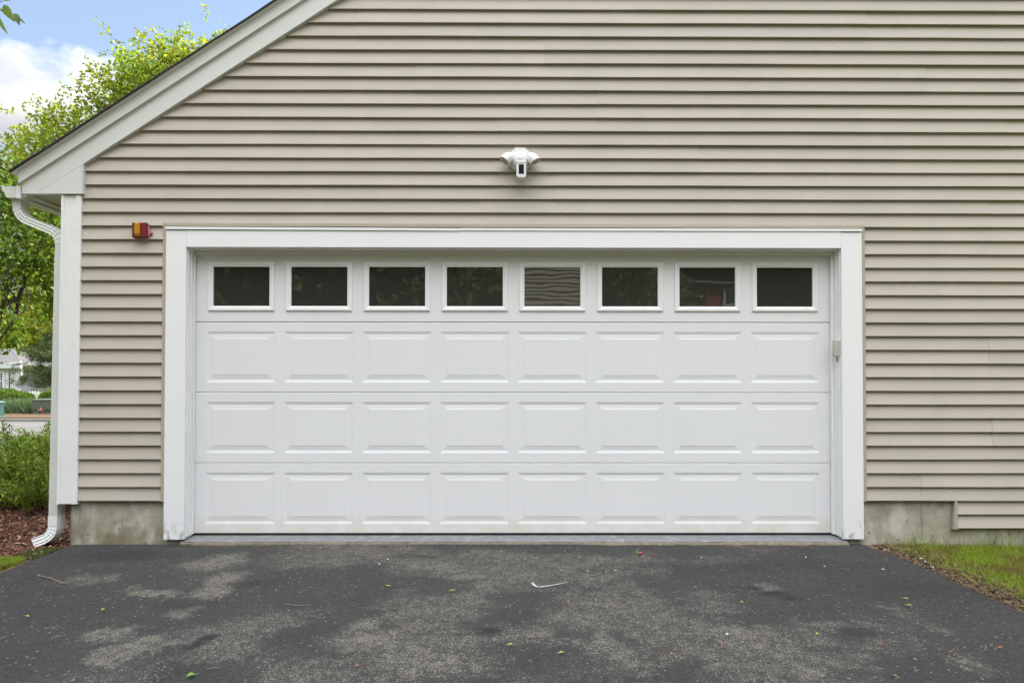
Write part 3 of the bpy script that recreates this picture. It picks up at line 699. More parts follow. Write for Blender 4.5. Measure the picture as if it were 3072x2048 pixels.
el = -3.285+0.035*(fbm(ys*3, ys*0, 1.0, 90)-0.5)+0.03*np.clip(-ys-0.5, 0, 1); er = 2.685+0.05*(fbm(ys*3, ys*0, 1.0, 95)-0.5)-0.07*np.clip((0.3+ys)/0.3, 0, 1)
X_ = el[:, None]+(er-el)[:, None]*gx; Y_ = gy
Z_ = GZ+0.006*(fbm(X_, Y_, 1.3, 31, 3)-0.5)*2+0.0012*(fbm(X_, Y_, 30, 35, 2)-0.5)
cen = np.exp(-((X_+0.2)/1.1)**2)*np.clip(1+Y_/0.12, 0, 1)*0.012; Z_ = Z_+cen
edge = np.minimum(X_-el[:, None], er[:, None]-X_); Z_ = Z_-0.018*np.clip(1-edge/0.03, 0, 1)
wx = X_+0.16*(fbm(X_, Y_, 5, 51)-0.5)+0.08*(fbm(X_, Y_, 18, 61, 3)-0.5); wy_ = Y_+0.22*(fbm(X_, Y_, 5, 71)-0.5)+0.10*(fbm(X_, Y_, 18, 81, 3)-0.5)
Lm = np.zeros_like(X_)
for (a, b, c, d), w in zip(LIGHT, LW): Lm = np.maximum(Lm, w*np.clip(1.45-np.hypot((wx-a)/c, (wy_-b)/d), 0, 1)**0.8)
far = np.clip((-2.3-Y_)/0.3, 0, 1)*np.clip((fbm(X_, Y_, 1.6, 44)-0.5)*5, 0, 0.8)
base = np.clip((fbm(X_, Y_, 2.2, 47, 5)-0.44)*3.0, 0, 0.5)*np.clip((2.3-np.abs(X_))/1.0, 0.15, 1)
Lm = np.clip(np.maximum(np.maximum(Lm, far), base)*(0.55+1.15*fbm(X_, Y_, 9, 23, 4)), 0, 1)
Dm = np.zeros_like(X_)
for (a, b, c, d), w in zip(DARK, DW): Dm = np.maximum(Dm, w*np.clip(1.3-np.hypot((wx*0.5+X_*0.5-a)/c, (wy_*0.5+Y_*0.5-b)/d), 0, 1)**0.7)
edgeclean = np.clip(1-edge/0.5, 0, 1); Lm = Lm*(1-0.6*edgeclean)
Lm = Lm*(1-np.clip(Dm, 0, 1)*0.8)
ny_, nx_ = X_.shape; idx = np.arange(ny_*nx_).reshape(ny_, nx_)
Q = np.stack([idx[:-1, :-1], idx[1:, :-1], idx[1:, 1:], idx[:-1, 1:]], -1).reshape(-1, 4)
drive = np_mesh('driveway', np.stack([X_, Y_, Z_], -1).reshape(-1, 3), Q, M['asphalt']); struct(drive)
at = drive.data.attributes.new('wear', 'FLOAT_VECTOR', 'POINT')
at.data.foreach_set('vector', np.stack([Lm, Dm, 0*Lm], -1).astype(np.float32).ravel())
# white scrape mark on the asphalt
CH = [(0.106,-0.978,.006),(0.108,-1.000,.010),(0.114,-1.034,.012),(0.128,-1.062,.011),(0.159,-1.064,.010),(0.204,-1.041,.008),(0.252,-1.016,.006),(0.290,-0.990,.004),(0.318,-0.975,.002)]
mb = MB(); V = []
for i, (x, y, w) in enumerate(CH):
    a = CH[max(i-1, 0)]; b = CH[min(i+1, len(CH)-1)]; d = Vector((b[0]-a[0], b[1]-a[1])).normalized(); n_ = Vector((-d.y, d.x))*w*0.72
    V += [(x-n_.x, y-n_.y, GZ+0.008), (x+n_.x, y+n_.y, GZ+0.008)]
mb.add(V, [(2*i, 2*i+2, 2*i+3, 2*i+1) for i in range(len(CH)-1)]); ch = mb.build('scrape_mark', M['chalk']); ch.parent = drive
# soil strip and lawn on the right
def sheet(name, x0, x1, y0, y1, zf, m, nx=40, ny=40):
    a, b = np.meshgrid(np.linspace(x0, x1, nx), np.linspace(y0, y1, ny)); z = zf(a, b); i = np.arange(nx*ny).reshape(ny, nx)
    q = np.stack([i[:-1, :-1], i[:-1, 1:], i[1:, 1:], i[1:, :-1]], -1).reshape(-1, 4)
    return np_mesh(name, np.stack([a, b, z], -1).reshape(-1, 3), q, M[m])
zr = lambda a, b: GZ-0.010-0.025*np.clip(a-2.75, 0, 3)+0.012*(fbm(a, b, 4, 12)-0.5)
struct(sheet('lawn', 2.60, 9.0, -7.0, 0.01, zr, 'soil', 160, 160))
zm = lambda a, b: GZ-0.035+0.03*(fbm(a+9, b+9, 2, 14)-0.5)+0.01*np.clip(-3.4-a, 0, 1)
struct(sheet('mulch_bed', -5.8, -3.25, -0.42, 9.0, zm, 'mulch_bed', 60, 120))
struct(sheet('lawn_edge', -9.0, -3.22, -7.0, -0.40, lambda a, b: GZ-0.012+0.012*(fbm(a+9, b+9, 4, 15)-0.5), 'soil', 60, 60))
mb = MB(); mb.add([(-80, 9.8, GZ-0.035), (60, 9.8, GZ-0.035), (60, 14.8, GZ-0.035), (-80, 14.8, GZ-0.035)], [(0, 1, 2, 3)]); struct(mb.build('road', M['road']))
mb = MB(); mb.box(-80, 60, 14.8, 14.95, GZ-0.06, GZ+0.04); struct(mb.build('kerb', M['kerb']))
mb = MB(); mb.add([(-60, 16.6, GZ-0.03), (40, 16.6, GZ-0.03), (40, 19.3, GZ-0.03), (-60, 19.3, GZ-0.03)], [(0, 1, 2, 3)]); struct(mb.build('far_mulch_bed', M['red_mulch']))
# ---- mulch chips
def chips(name, n, xr, yr, m, seed, L=(0.02, 0.06), zf=None, label=None):
    r = np.random.RandomState(seed); P = np.stack([r.uniform(*xr, n), r.uniform(*yr, n), np.zeros(n)], 1)
    P[:, 2] = zf(P[:, 0], P[:, 1])+r.uniform(0.0, 0.016, n)
    t = r.uniform(0, 6.283, n); tl = r.normal(0, 0.35, n); l = r.uniform(*L, n)[:, None]; w = (l[:, 0]*r.uniform(0.15, 0.45, n))[:, None]
    A = np.stack([np.cos(t)*np.cos(tl), np.sin(t)*np.cos(tl), np.sin(tl)], 1); Bv = np.stack([-np.sin(t), np.cos(t), r.normal(0, 0.3, n)], 1); Cn = np.cross(A, Bv)*0.0035
    c = [P+A*l*sa/2+Bv*w*sb/2*(0.6 if sa > 0 else 1)+Cn*sc for sc in (-1, 1) for sa, sb in ((-1, -1), (1, -1), (1, 1), (-1, 1))]
    V = np.stack(c, 1).reshape(-1, 3); i = np.arange(n)[:, None]*8
    Q = np.concatenate([i+np.array([q]) for q in ((4, 5, 6, 7), (0, 1, 5, 4), (1, 2, 6, 5), (2, 3, 7, 6), (3, 0, 4, 7))], 1).reshape(-1, 4)
    o = np_mesh(name, V, Q, M[m]); o['kind'] = 'stuff'
    if label: tag(o, label, 'mulch')
    return o
chips('bark_mulch', 21000, (-5.4, -3.31), (-0.62, 3.0), 'mulch', 5, L=(0.012, 0.045), zf=zm, label='reddish brown bark mulch spread beside the house corner')
o = chips('pale_chips', 700, (-5.4, -3.34), (-0.42, 3.0), 'pale_chip', 15, L=(0.015, 0.05), zf=lambda a, b: zm(a, b)+0.012, label='pale splinters scattered over the bark mulch')
# ---- grass
def grass(name, n, sampler, zf, m, seed, h=(0.025, 0.06), label=None, w=0.0016, lean=0.45, cat='grass'):
    r = np.random.RandomState(seed); x, y = sampler(r, n); n = len(x); z = zf(x, y)
    P = np.stack([x, y, z-0.004], 1); t = r.uniform(0, 6.283, n); hh = r.uniform(*h, n)[:, None]; ln = (r.uniform(0.1, 1.0, n)*lean*2)[:, None]
    D = np.stack([np.cos(t), np.sin(t), 0*t], 1); t2 = r.uniform(0, 6.283, n); Bv = np.stack([np.cos(t2), np.sin(t2), 0*t], 1)*w; U = np.array([[0, 0, 1.0]])
    m1 = P+U*hh*0.5+D*hh*ln*0.3; tp = P+U*hh*(1-ln*0.25)+D*hh*ln
    V = np.stack([P-Bv, P+Bv, m1+Bv*0.9, tp+Bv*0.15, tp-Bv*0.15, m1-Bv*0.9], 1).reshape(-1, 3); i = np.arange(n)[:, None]*6
    Q = np.concatenate([i+np.array([[0, 1, 2, 5]]), i+np.array([[5, 2, 3, 4]])], 1).reshape(-1, 4)
    o = np_mesh(name, V, Q, M[m]); o['kind'] = 'stuff'; tag(o, label, cat); return o
def samp_right(r, n):
    x = 2.68+r.rand(n)**0.9*2.4; y = -r.rand(n)*2.1
    d = x-(2.73+0.10*(fbm(x*0, y, 3, 7)-0.5)+0.05*np.clip(-y/1.0, 0, 1))
    k = r.rand(n) < np.clip(d*5+0.03, 0.015, 1)*np.clip(0.25+1.5*fbm(x, y, 5, 8), 0, 1)*np.clip(1+(-y-0.0)*1.5, 0.5, 1)
    return x[k], y[k]
grass('grass', 110000, samp_right, zr, 'grass', 21, h=(0.018, 0.05), label='short green lawn grass right of the driveway edge')
def samp_wall(r, n):
    c = r.choice([2.78, 2.93, 3.05, 3.20, 3.42, 3.50, 3.58, 3.66, 3.8, 4.0], n); return c+r.normal(0, 0.05, n), -0.015-np.abs(r.normal(0, 0.03, n))
grass('tall_grass', 210, samp_wall, zr, 'grass', 22, h=(0.05, 0.19), label='longer grass tufts growing against the right concrete foundation', w=0.0014, lean=0.4)
def samp_left(r, n):
    x = -3.30-np.abs(r.normal(0, 0.35, n)); y = -0.42-r.rand(n)*0.7; kk = (-x-3.25)*1.3+(-y-0.42) > 0.10; x = x[kk]; y = y[kk]; n = len(x)
    k = r.rand(n) < np.clip(0.2+1.2*fbm(x, y, 6, 8), 0, 1); return x[k], y[k]
grass('grass', 30000, samp_left, lambda a, b: GZ-0.012+0*a, 'grass', 23, h=(0.02, 0.055), label='small patch of grass at the left edge of the driveway')
def samp_moss(r, n):
    x = -3.30-np.abs(r.normal(0, 0.09, n)); y = -0.05-np.abs(r.normal(0, 0.14, n)); return x, y
grass('moss', 4500, samp_moss, lambda a, b: GZ-0.016+0*a, 'moss', 24, h=(0.006, 0.016), label='low green moss between the mulch and the driveway corner', w=0.002, cat='moss')
# debris on the dirt strip
def chip2(r, n): pass
o = chips('dry_litter', 2600, (2.66, 3.02), (-2.2, -0.02), 'litter', 6, L=(0.005, 0.028), zf=zr); tag(o, 'dry brown litter along the bare dirt strip beside the driveway', 'litter')

# ================================================================== VEGETATION
def limb(mb, a, b, r0, r1, rs_, k=5, wob=0.08):
    a = Vector(a); b = Vector(b); L = (b-a).length; pts = []; rad = []
    for i in range(k+1):
        t = i/k; p = a.lerp(b, t)+Vector(rs_.normal(0, 1, 3))*L*wob*math.sin(math.pi*t)*0.5; pts.append(p); rad.append(r0+(r1-r0)*t)
    mb.tube(pts, rad, 6); return pts
def tree(name, label, cat, base, lean, trunk_h, r0, blobs, leaf, leafmat, seed, twigs=12, per=14, spread=0.32, group=None, stems=1, up=0.5, wid=0.6, sub=4):
    """blobs: (centre, radii, number of limb ends); leaves sit on twigs around each limb end"""
    rs_ = np.random.RandomState(seed); root = empty(name, base, label, cat, group)
    tb = MB(); top = Vector(base)+Vector(lean)+Vector((0, 0, trunk_h)); P = []; D = []; fr = []
    for s in range(stems):
        off = Vector((rs_.normal()*0.25, rs_.normal()*0.25, 0)) if stems > 1 else Vector((0, 0, 0))
        fr.append(limb(tb, Vector(base)+off*0.5-Vector((0, 0, 0.1)), top+off*1.6, r0, r0*0.55, rs_, 8, 0.03))
    for (c, r, nn) in blobs:
        for j in range(nn):
            d = rs_.normal(0, 1, 3); d /= np.linalg.norm(d); q = np.array(c)+d*np.array(r)*(rs_.rand()**0.45)
            f = fr[rs_.randint(len(fr))]; st = f[rs_.randint(3, len(f))]; q_ = Vector(q)
            mid = st.lerp(q_, 0.55)+Vector((0, 0, -0.08*(q_-st).length))
            limb(tb, st, mid, r0*0.22, r0*0.12, rs_, 3, 0.12); limb(tb, mid, q_, r0*0.12, r0*0.03, rs_, 3, 0.15)
            for k in range(twigs):
                a = q+rs_.normal(0, 1, 3)*spread*0.8; dd = d*0.5+rs_.normal(0, 0.6, 3)+np.array([0, 0, up]); dd /= np.linalg.norm(dd); L = spread*rs_.uniform(0.6, 1.6)
                if k % sub == 0: tb.tube([Vector(q), Vector(a), Vector(a+dd*L)], [r0*0.03, r0*0.02, r0*0.01], 4, cap=False)
                t = rs_.rand(per)[:, None]; pp = a+dd*L*t+rs_.normal(0, 0.022+leaf*0.25, (per, 3)); P.append(pp)
                D.append(dd*0.5+rs_.normal(0, 0.75, (per, 3))+np.array([0, 0, -0.25]))
    P = np.concatenate(P); D = np.concatenate(D); V, Q = leaves(P, D, leaf, rs_, wid)
    adopt(tb.build('trunk', M['bark'], None, fix=False), root); np_mesh('crown', V, Q, M[leafmat], root)
    return root
# tall maple behind the roof slope
tree('maple_tree', 'tall bright yellow-green maple rising behind the sloping roof edge', 'tree', (-8.3, 10.6, -0.1), (0.3, 0, 0), 3.6, 0.16,
     [((-7.9, 10.2, 6.9), (1.3, 0.9, 1.35), 150), ((-6.4, 10.2, 7.45), (1.35, 0.9, 0.9), 130), ((-5.6, 10.2, 7.65), (0.7, 0.7, 0.4), 44), ((-9.8, 10.0, 6.15), (0.75, 0.9, 0.75), 24), ((-9.8, 10.0, 5.1), (1.1, 0.9, 0.9), 52), ((-9.5, 10.2, 3.55), (1.5, 1.2, 1.25), 125)],
     0.085, 'leaf_maple', 101, twigs=12, per=17, spread=0.32, up=0.45)
# smaller, darker multi-stem tree nearer the house
tree('dogwood_tree', 'dark green small multi-stem tree at the left edge beside the downspout', 'tree', (-6.80, 3.1, -0.1), (0.80, 0.0, 0), 2.6, 0.042,
     [((-6.15, 3.3, 3.0), (0.62, 0.7, 0.75), 32), ((-6.45, 3.4, 2.0), (0.4, 0.4, 0.35), 9)], 0.075, 'leaf_near', 202, twigs=9, per=11, spread=0.17, stems=3, up=0.3, wid=0.62)
# tree whose branch hangs into the upper left corner
rt_ = empty('overhanging_tree', (-6.0, -2.2, GZ), 'leafy branch hanging into the top left corner in front of the sky', 'tree')
rb = np.random.RandomState(3); tb = MB()
limb(tb, (-6.0, -2.2, GZ-0.1), (-5.7, -2.1, 3.8), 0.12, 0.06, rb, 9, 0.012); limb(tb, (-5.7, -2.1, 3.7), (-6.1, -2.4, 6.4), 0.07, 0.02, rb, 7, 0.03); limb(tb, (-5.72, -2.1, 2.9), (-7.2, -2.6, 5.2), 0.05, 0.015, rb, 7, 0.03); limb(tb, (-5.75, -2.1, 3.2), (-3.95, -1.55, 3.75), 0.035, 0.012, rb, 5, 0.05)
bp = [(-3.95, -1.55, 3.75), (-3.40, -1.20, 3.52), (-3.045, -1.05, 3.40)]
tb.tube(bp, [0.011, 0.005, 0.0025], 6)
adopt(tb.build('trunk', M['bark'], None, fix=False), rt_)
def big_leaf(base, tip, width, roll_):
    b = Vector(base); t = Vector(tip); d = (t-b); L = d.length; d.normalize(); s = d.cross(Vector((0.1, -1, 0.15))).normalized(); n_ = s.cross(d)
    s = (Matrix.Rotation(roll_, 3, d) @ s); n_ = s.cross(d); V = []; Fs = []; K = 9
    for i in range(K+1):
        t_ = i/K; w = width*math.sin(math.pi*min(1, t_*0.97+0.03)**0.75)*(1-0.15*(i % 2)); drop = -n_*(t_**2)*L*0.22
        c = b+d*L*t_+drop
        V += [c-s*w*0.5+n_*w*0.12, c, c+s*w*0.5+n_*w*0.12]
    for i in range(K):
        for k in (0, 1): Fs.append((i*3+k, i*3+k+1, i*3+4+k, i*3+3+k))
    return V, Fs
lm = MB(); tb2 = MB()
for b, t, w, r_ in [((-3.035, -1.05, 3.382), (-2.985, -1.05, 3.290), 0.052, 0.2), ((-2.975, -1.045, 3.335), (-2.938, -1.06, 3.268), 0.040, -0.4), ((-2.958, -1.05, 3.318), (-2.912, -1.05, 3.272), 0.014, 0.1),
                    ((-3.062, -1.06, 3.31), (-3.022, -1.06, 3.205), 0.032, 0.5), ((-3.06, -1.06, 3.425), (-2.995, -1.06, 3.402), 0.025, 0.9), ((-3.07, -1.06, 3.38), (-3.035, -1.06, 3.325), 0.02, 0.9)]:
    lm.add(*big_leaf(b, t, w, r_))
rb = np.random.RandomState(9)
for i in range(260):
    q = Vector((-5.75+rb.rand()*2.4, -2.1+rb.normal()*0.5+rb.rand()*0.6, 3.3+rb.normal()*0.35)); dd = Vector(rb.normal(0, 1, 3)); dd.normalize()
    if q.x > -3.45: continue
    lm.add(*big_leaf(q, q+dd*0.09, 0.055, rb.rand()*3))
    t_ = min(1, max(0, (q.x+5.75)/1.8)); a_ = Vector((-5.75, -2.1, 3.2)).lerp(Vector((-3.95, -1.55, 3.75)), t_)
    if i % 3 == 0: tb2.tube([a_, a_.lerp(q, 0.6)+Vector((0, 0, 0.05)), q], [0.004, 0.003, 0.0015], 4, cap=False)
for i in range(1600):
    q = Vector((-6.4+rb.normal()*0.8, -2.4+rb.normal()*0.7, 5.3+rb.normal()*0.75)); dd = Vector(rb.normal(0, 1, 3)); dd.normalize()
    if q.x > -4.3: continue
    lm.add(*big_leaf(q, q+dd*0.09, 0.055, rb.rand()*3))
    if i % 12 == 0: tb2.tube([Vector((-5.95, -2.3, min(6.2, max(3.8, q.z-0.5)))), q+Vector((0, 0, 0.02))], [0.006, 0.002], 4, cap=False)
adopt(tb2.build('twigs', M['bark'], None, fix=False), rt_)
adopt(lm.build('crown', M['leaf_branch'], None, fix=False, smooth=True), rt_)
# shrub by the corner
def shrub(name, label, cat, c, r, h, n, leaf, m, seed, group=None, stemmat='bark', stems=70):
    rs_ = np.random.RandomState(seed); root = empty(name, c, label, cat, group); mb = MB(); P = []; D = []
    for i in range(stems):
        a = rs_.uniform(0, 6.283); q = math.sqrt(rs_.rand())*r; hh = h*(1.12-0.6*(q/r)**2)*rs_.uniform(0.5, 1.18)
        b = np.array(c)+np.array([math.cos(a)*q*0.45, math.sin(a)*q*0.45, 0]); t = np.array(c)+np.array([math.cos(a)*q*1.15, math.sin(a)*q*1.15, hh])
        mb.tube([Vector(b), Vector((b+t)/2+np.array([0, 0, 0.06*h])), Vector(t)], [0.004, 0.003, 0.0015], 4, cap=False)
        k = n//stems; tt = rs_.uniform(0.12, 1.0, k)**0.8; mid = (b+t)/2+np.array([0, 0, 0.06*h])
        pp = ((1-tt)**2)[:, None]*b+(2*tt*(1-tt))[:, None]*mid+(tt**2)[:, None]*t+rs_.normal(0, 0.035, (k, 3)); P.append(pp); D.append(rs_.normal(0, 0.7, (k, 3))+np.array([0, 0, 0.6]))
    P = np.concatenate(P); P[:, 2] = np.maximum(P[:, 2], c[2]+0.03); V, Q = leaves(P, np.concatenate(D), leaf, rs_, 0.42)
    adopt(mb.build('stems', M[stemmat], None, fix=False), root); np_mesh('foliage', V, Q, M[m], root); return root
shrub('shrub', 'bushy green shrub growing in the mulch bed left of the downspout', 'shrub', (-4.60, 1.80, GZ-0.02), 0.88, 0.66, 15000, 0.040, 'leaf_shrub', 31, stems=130)
shrub('shrub', 'pale yellow-green low bush added in place of the sunlit lawn patch beside the road', 'shrub', (-7.2, 5.6, GZ), 0.55, 0.42, 6000, 0.05, 'hedge', 32, stems=80)  # leafy clump added in place of a sunlit patch of lawn
# far hedges, clipped
def hedge(label, c, r, n, seed, m='hedge', leaf=0.11):
    rs_ = np.random.RandomState(seed); d = rs_.normal(0, 1, (n, 3)); d /= np.linalg.norm(d, axis=1, keepdims=True); d[:, 2] = np.abs(d[:, 2])
    k = 1-0.22*rs_.rand(n)**1.6; bump_ = 1+0.06*np.sin(d[:, 0]*7+seed)+0.05*np.sin(d[:, 1]*9); P = np.array(c)+d*np.array(r)*(k*bump_)[:, None]
    V, Q = leaves(P, d+rs_.normal(0, 0.6, (n, 3)), leaf, rs_, 0.7); root = empty('hedge', c, label, 'bush', 'clipped bushes before the white house')
    np_mesh('foliage', V, Q, M[m], root)
    mb = MB(); mb.tube([Vector(c)-Vector((0, 0, 0.1)), Vector(c)+Vector((0, 0, r[2]*0.8))], [0.06, 0.03], 6); adopt(mb.build('stems', M['bark'], None), root)
hedge('low rounded clipped bush in front of the white house', (-22.9, 27.0, -0.1), (0.70, 0.6, 0.62), 4500, 41, leaf=0.07)
hedge('larger clipped bush at the far left, behind the rounded one', (-27.6, 32, -0.1), (1.25, 0.9, 0.70), 6000, 42, leaf=0.08)
hedge('clipped bush above the green metal cabinet', (-23.2, 30.0, -0.1), (0.75, 0.7, 0.68), 4500, 43, leaf=0.08)
# pine
def pine(base, h, seed):
    rs_ = np.random.RandomState(seed); root = empty('pine_tree', base, 'soft grey-green pine standing in front of the white house', 'tree'); mb = MB(); b = Vector(base)
    mb.tube([b-Vector((0, 0, 0.2)), b+Vector((0.1, 0, h*0.5)), b+Vector((0, 0, h))], [0.16, 0.1, 0.03], 8); P = []; D = []
    for i in range(60):
        z = h*(0.16+0.82*(i/60)); L = 3.0*(1-z/h*0.85)*rs_.uniform(0.7, 1.1); a = rs_.uniform(0, 6.283); d = np.array([math.cos(a), math.sin(a), 0.1])
        st = np.array(b)+np.array([0, 0, z]); en = st+d*L; mb.tube([Vector(st), Vector((st+en)/2+np.array([0, 0, -0.1])), Vector(en)], [0.035, 0.02, 0.008], 5, cap=False)
        for k in range(14):
            t = rs_.uniform(0.25, 1.05); q = st+d*L*t+rs_.normal(0, 0.16, 3)*np.array([1, 1, 0.5]); P.append(q+rs_.normal(0, 0.10, (50, 3))); D.append(rs_.normal(0, 1, (50, 3))+d*0.8+np.array([0, 0, 0.5]))
    V, Q = leaves(np.concatenate(P), np.concatenate(D), 0.19, rs_, 0.13, 0.05, 0.05)
    adopt(mb.build('trunk', M['bark'], None, fix=False), root); np_mesh('crown', V, Q, M['pine'], root)
pine((-26.4, 35.0, -0.2), 4.6, 61)
def samp_orn(r, n): return -17.8+r.normal(0, 0.30, n), 19.9+r.normal(0, 0.25, n)
grass('ornamental_grass', 2600, samp_orn, lambda a, b: GZ-0.03+0*a, 'grassgrey', 25, h=(0.3, 0.62), label='loose blue-green ornamental grass clump across the road', w=0.008, lean=0.5, cat='ornamental grass')
# roadside tree line further off, closing the horizon
for i, (x, y, h, sd_) in enumerate([(-46, 74, 11, 71), (-51.5, 72, 11, 72), (-58, 71, 11, 73), (-40, 74, 10, 74)]):
    tree('far_tree', ['broad green tree far behind the white house, nearest the pine', 'broad green tree far behind the white house, second from the pine', 'broad green tree far behind the white house, leftmost', 'broad green tree far behind the pine'][i], 'tree', (x, y, -0.3), (0, 0, 0), h*0.4, 0.25, [((x, y, h*0.55), (3.8, 2.6, h*0.42), 80)], 0.42, 'leaf_maple', sd_, twigs=8, per=9, spread=0.8, group='trees behind the far house')

# ================================================================== FAR SIDE OF THE ROAD
# white house
wh = empty('white_house', (-46, 60, -0.6), 'distant white one-storey house with grey roof across the road', 'house')
def wp(mb, name, m, par=None):
    o = mb.build(name, M[m]); 
    if par is None: adopt(o, wh)
    else: o.parent = par
    return o
ZE = 2.15; YH = 60
mb = MB()
zs = -0.6
while zs < ZE-0.05:
    mb.add([(-60, YH-0.03, zs), (-41.9, YH-0.03, zs), (-41.9, YH, zs+0.16), (-60, YH, zs+0.16)], [(0, 1, 2, 3)])
    zs += 0.16
mb.box(-60, -41.9, YH+0.002, YH+8, -0.6, ZE); wp(mb, 'wall', 'housewhite')
mb = MB()
zs = -0.6
while zs < ZE-0.05:
    mb.add([(-41.9, YH+1.47, zs), (-36.0, YH+1.47, zs), (-36.0, YH+1.5, zs+0.16), (-41.9, YH+1.5, zs+0.16)], [(0, 1, 2, 3)]); zs += 0.16
mb.box(-41.88, -36, YH+1.502, YH+8, -0.6, ZE); wp(mb, 'side_wing', 'housegrey')
mb = MB(); mb.box(-60.4, -41.6, YH-0.45, YH-0.05, ZE-0.05, ZE+0.24); mb.box(-42.2, -41.75, YH-0.10, YH-0.031, -0.6, ZE-0.05); mb.box(-41.55, -35.8, YH+1.0, YH+1.4, ZE+0.14, ZE+0.42)
mb.prism([(-43.4, ZE+0.25), (-42.6, ZE+0.25), (-41.59, ZE+0.46), (-41.59, ZE+0.62), (-42.4, ZE+0.58)], YH-0.43, YH-0.1)
wp(mb, 'eave_trim', 'housewhite')
mb = MB(); mb.add([(-60.4, YH-0.45, ZE+0.245), (-41.6, YH-0.45, ZE+0.245), (-45.5, YH+4, ZE+2.0), (-60.4, YH+4, ZE+2.0)], [(0, 1, 2, 3)])
mb.add([(-41.6, YH-0.4, ZE+0.25), (-41.6, YH+8.4, ZE+0.25), (-45.5, YH+4, ZE+2.0)], [(0, 1, 2)]); mb.add([(-41.5, YH+1.0, ZE+0.43), (-35.8, YH+1.0, ZE+0.43), (-35.8, YH+4.6, ZE+2.0), (-41.5, YH+4.6, ZE+2.0)], [(0, 1, 2, 3)])
wp(mb, 'roof', 'greyroof')
for wx0 in (-43.62, -42.84, -45.6, -47.4):
    mb = MB(); a, b, c, d = wx0-0.17, wx0+0.17, 0.02, 1.68; yf = YH-0.10
    mb.box(a-0.18, a+0.1, yf, YH-0.02, c-0.1, d+0.1); mb.box(b-0.1, b+0.18, yf, YH-0.02, c-0.1, d+0.1); mb.box(a+0.1, b-0.1, yf, YH-0.02, c-0.1, c+0.04); mb.box(a+0.1, b-0.1, yf, YH-0.02, d-0.04, d+0.1)
    mb.box(a+0.1, b-0.1, yf-0.01, YH-0.03, 0.86, 0.95); w_ = wp(mb, 'window', 'housewhite')
    mb = MB(); mb.box(a+0.1, b-0.1, YH-0.06, YH-0.035, c+0.04, d-0.04); wp(mb, 'pane', 'farglass', w_)
wh.location.x -= 4.5
# white fence section
fe = empty('white_fence', (-25.7, 32, -0.1), 'short white picket fence section between the bushes', 'fence')
for i in range(4):
    mb = MB(); x = -26.0+i*0.15; mb.prism([(x, 0.0-0.1), (x+0.10, -0.1), (x+0.10, 0.40), (x+0.05, 0.47), (x, 0.40)], 32.0, 32.03); adopt(mb.build('picket', M['housewhite']), fe)
mb = MB(); mb.box(-26.05, -25.4, 32.032, 32.07, 0.02, 0.08); mb.box(-26.05, -25.4, 32.032, 32.07, 0.28, 0.34); adopt(mb.build('rail', M['housewhite']), fe)
# green utility cabinet
uc = empty('utility_cabinet', (-16.0, 19.7, -0.09), 'dark olive green metal utility cabinet across the road', 'utility box')
def up_(mb, name, m, **k): return adopt(mb.build(name, M[m], None, **k), uc)
mb = MB(); mb.box(-16.90, -15.2, 19.22, 20.2, -0.1, 0.045); up_(mb, 'base', 'transformer', bevel=0.01)
mb = MB(); mb.box(-16.90, -15.2, 19.2, 20.2, 0.055, 0.40); mb.add([(-16.93, 19.17, 0.402), (-15.17, 19.17, 0.402), (-15.17, 20.23, 0.402), (-16.93, 20.23, 0.402), (-16.86, 19.26, 0.435), (-15.25, 19.26, 0.435), (-15.25, 20.15, 0.435), (-16.86, 20.15, 0.435)], [(0, 1, 5, 4), (1, 2, 6, 5), (2, 3, 7, 6), (3, 0, 4, 7), (4, 5, 6, 7)]); up_(mb, 'cover', 'transformer')
# star
mb = MB(); sc = Vector((-16.45, 19.0, 0.035)); R1, R2 = 0.14, 0.06; pts = []
for i in range(10):
    r = R1 if i % 2 == 0 else R2; a = math.pi/2+i*math.pi/5; pts.append(sc+Vector((math.cos(a)*r, 0, math.sin(a)*r)))
mb.add([sc+Vector((0, -0.07, 0))]+pts+[sc+Vector((0, 0.03, 0))], [(0, 1+i, 1+(i+1) % 10) for i in range(10)]+[(11, 1+(i+1) % 10, 1+i) for i in range(10)])
st = mb.build('metal_star', M['star']); tag(st, 'rusty red five-point metal star leaning before the green cabinet', 'ornament')
# teal pedestal
pe = empty('utility_pedestal', (-16.70, 17, -0.09), 'small teal utility pedestal with a pale cap across the road', 'utility box')
mb = MB(); mb.box(-16.95, -16.44, 16.75, 17.25, -0.12, 0.38); adopt(mb.build('body', M['teal'], None, bevel=0.02), pe)
mb = MB(); mb.add([(-16.98, 16.72, 0.382), (-16.41, 16.72, 0.382), (-16.41, 17.28, 0.382), (-16.98, 17.28, 0.382), (-16.90, 16.8, 0.43), (-16.49, 16.8, 0.43), (-16.49, 17.2, 0.43), (-16.90, 17.2, 0.43)], [(0, 1, 5, 4), (1, 2, 6, 5), (2, 3, 7, 6), (3, 0, 4, 7), (4, 5, 6, 7)]); adopt(mb.build('cap', M['tealtop']), pe)
mb = MB(); mb.box(-16.99, -16.40, 16.71, 17.29, -0.14, -0.06); adopt(mb.build('base', M['tealtop']), pe)

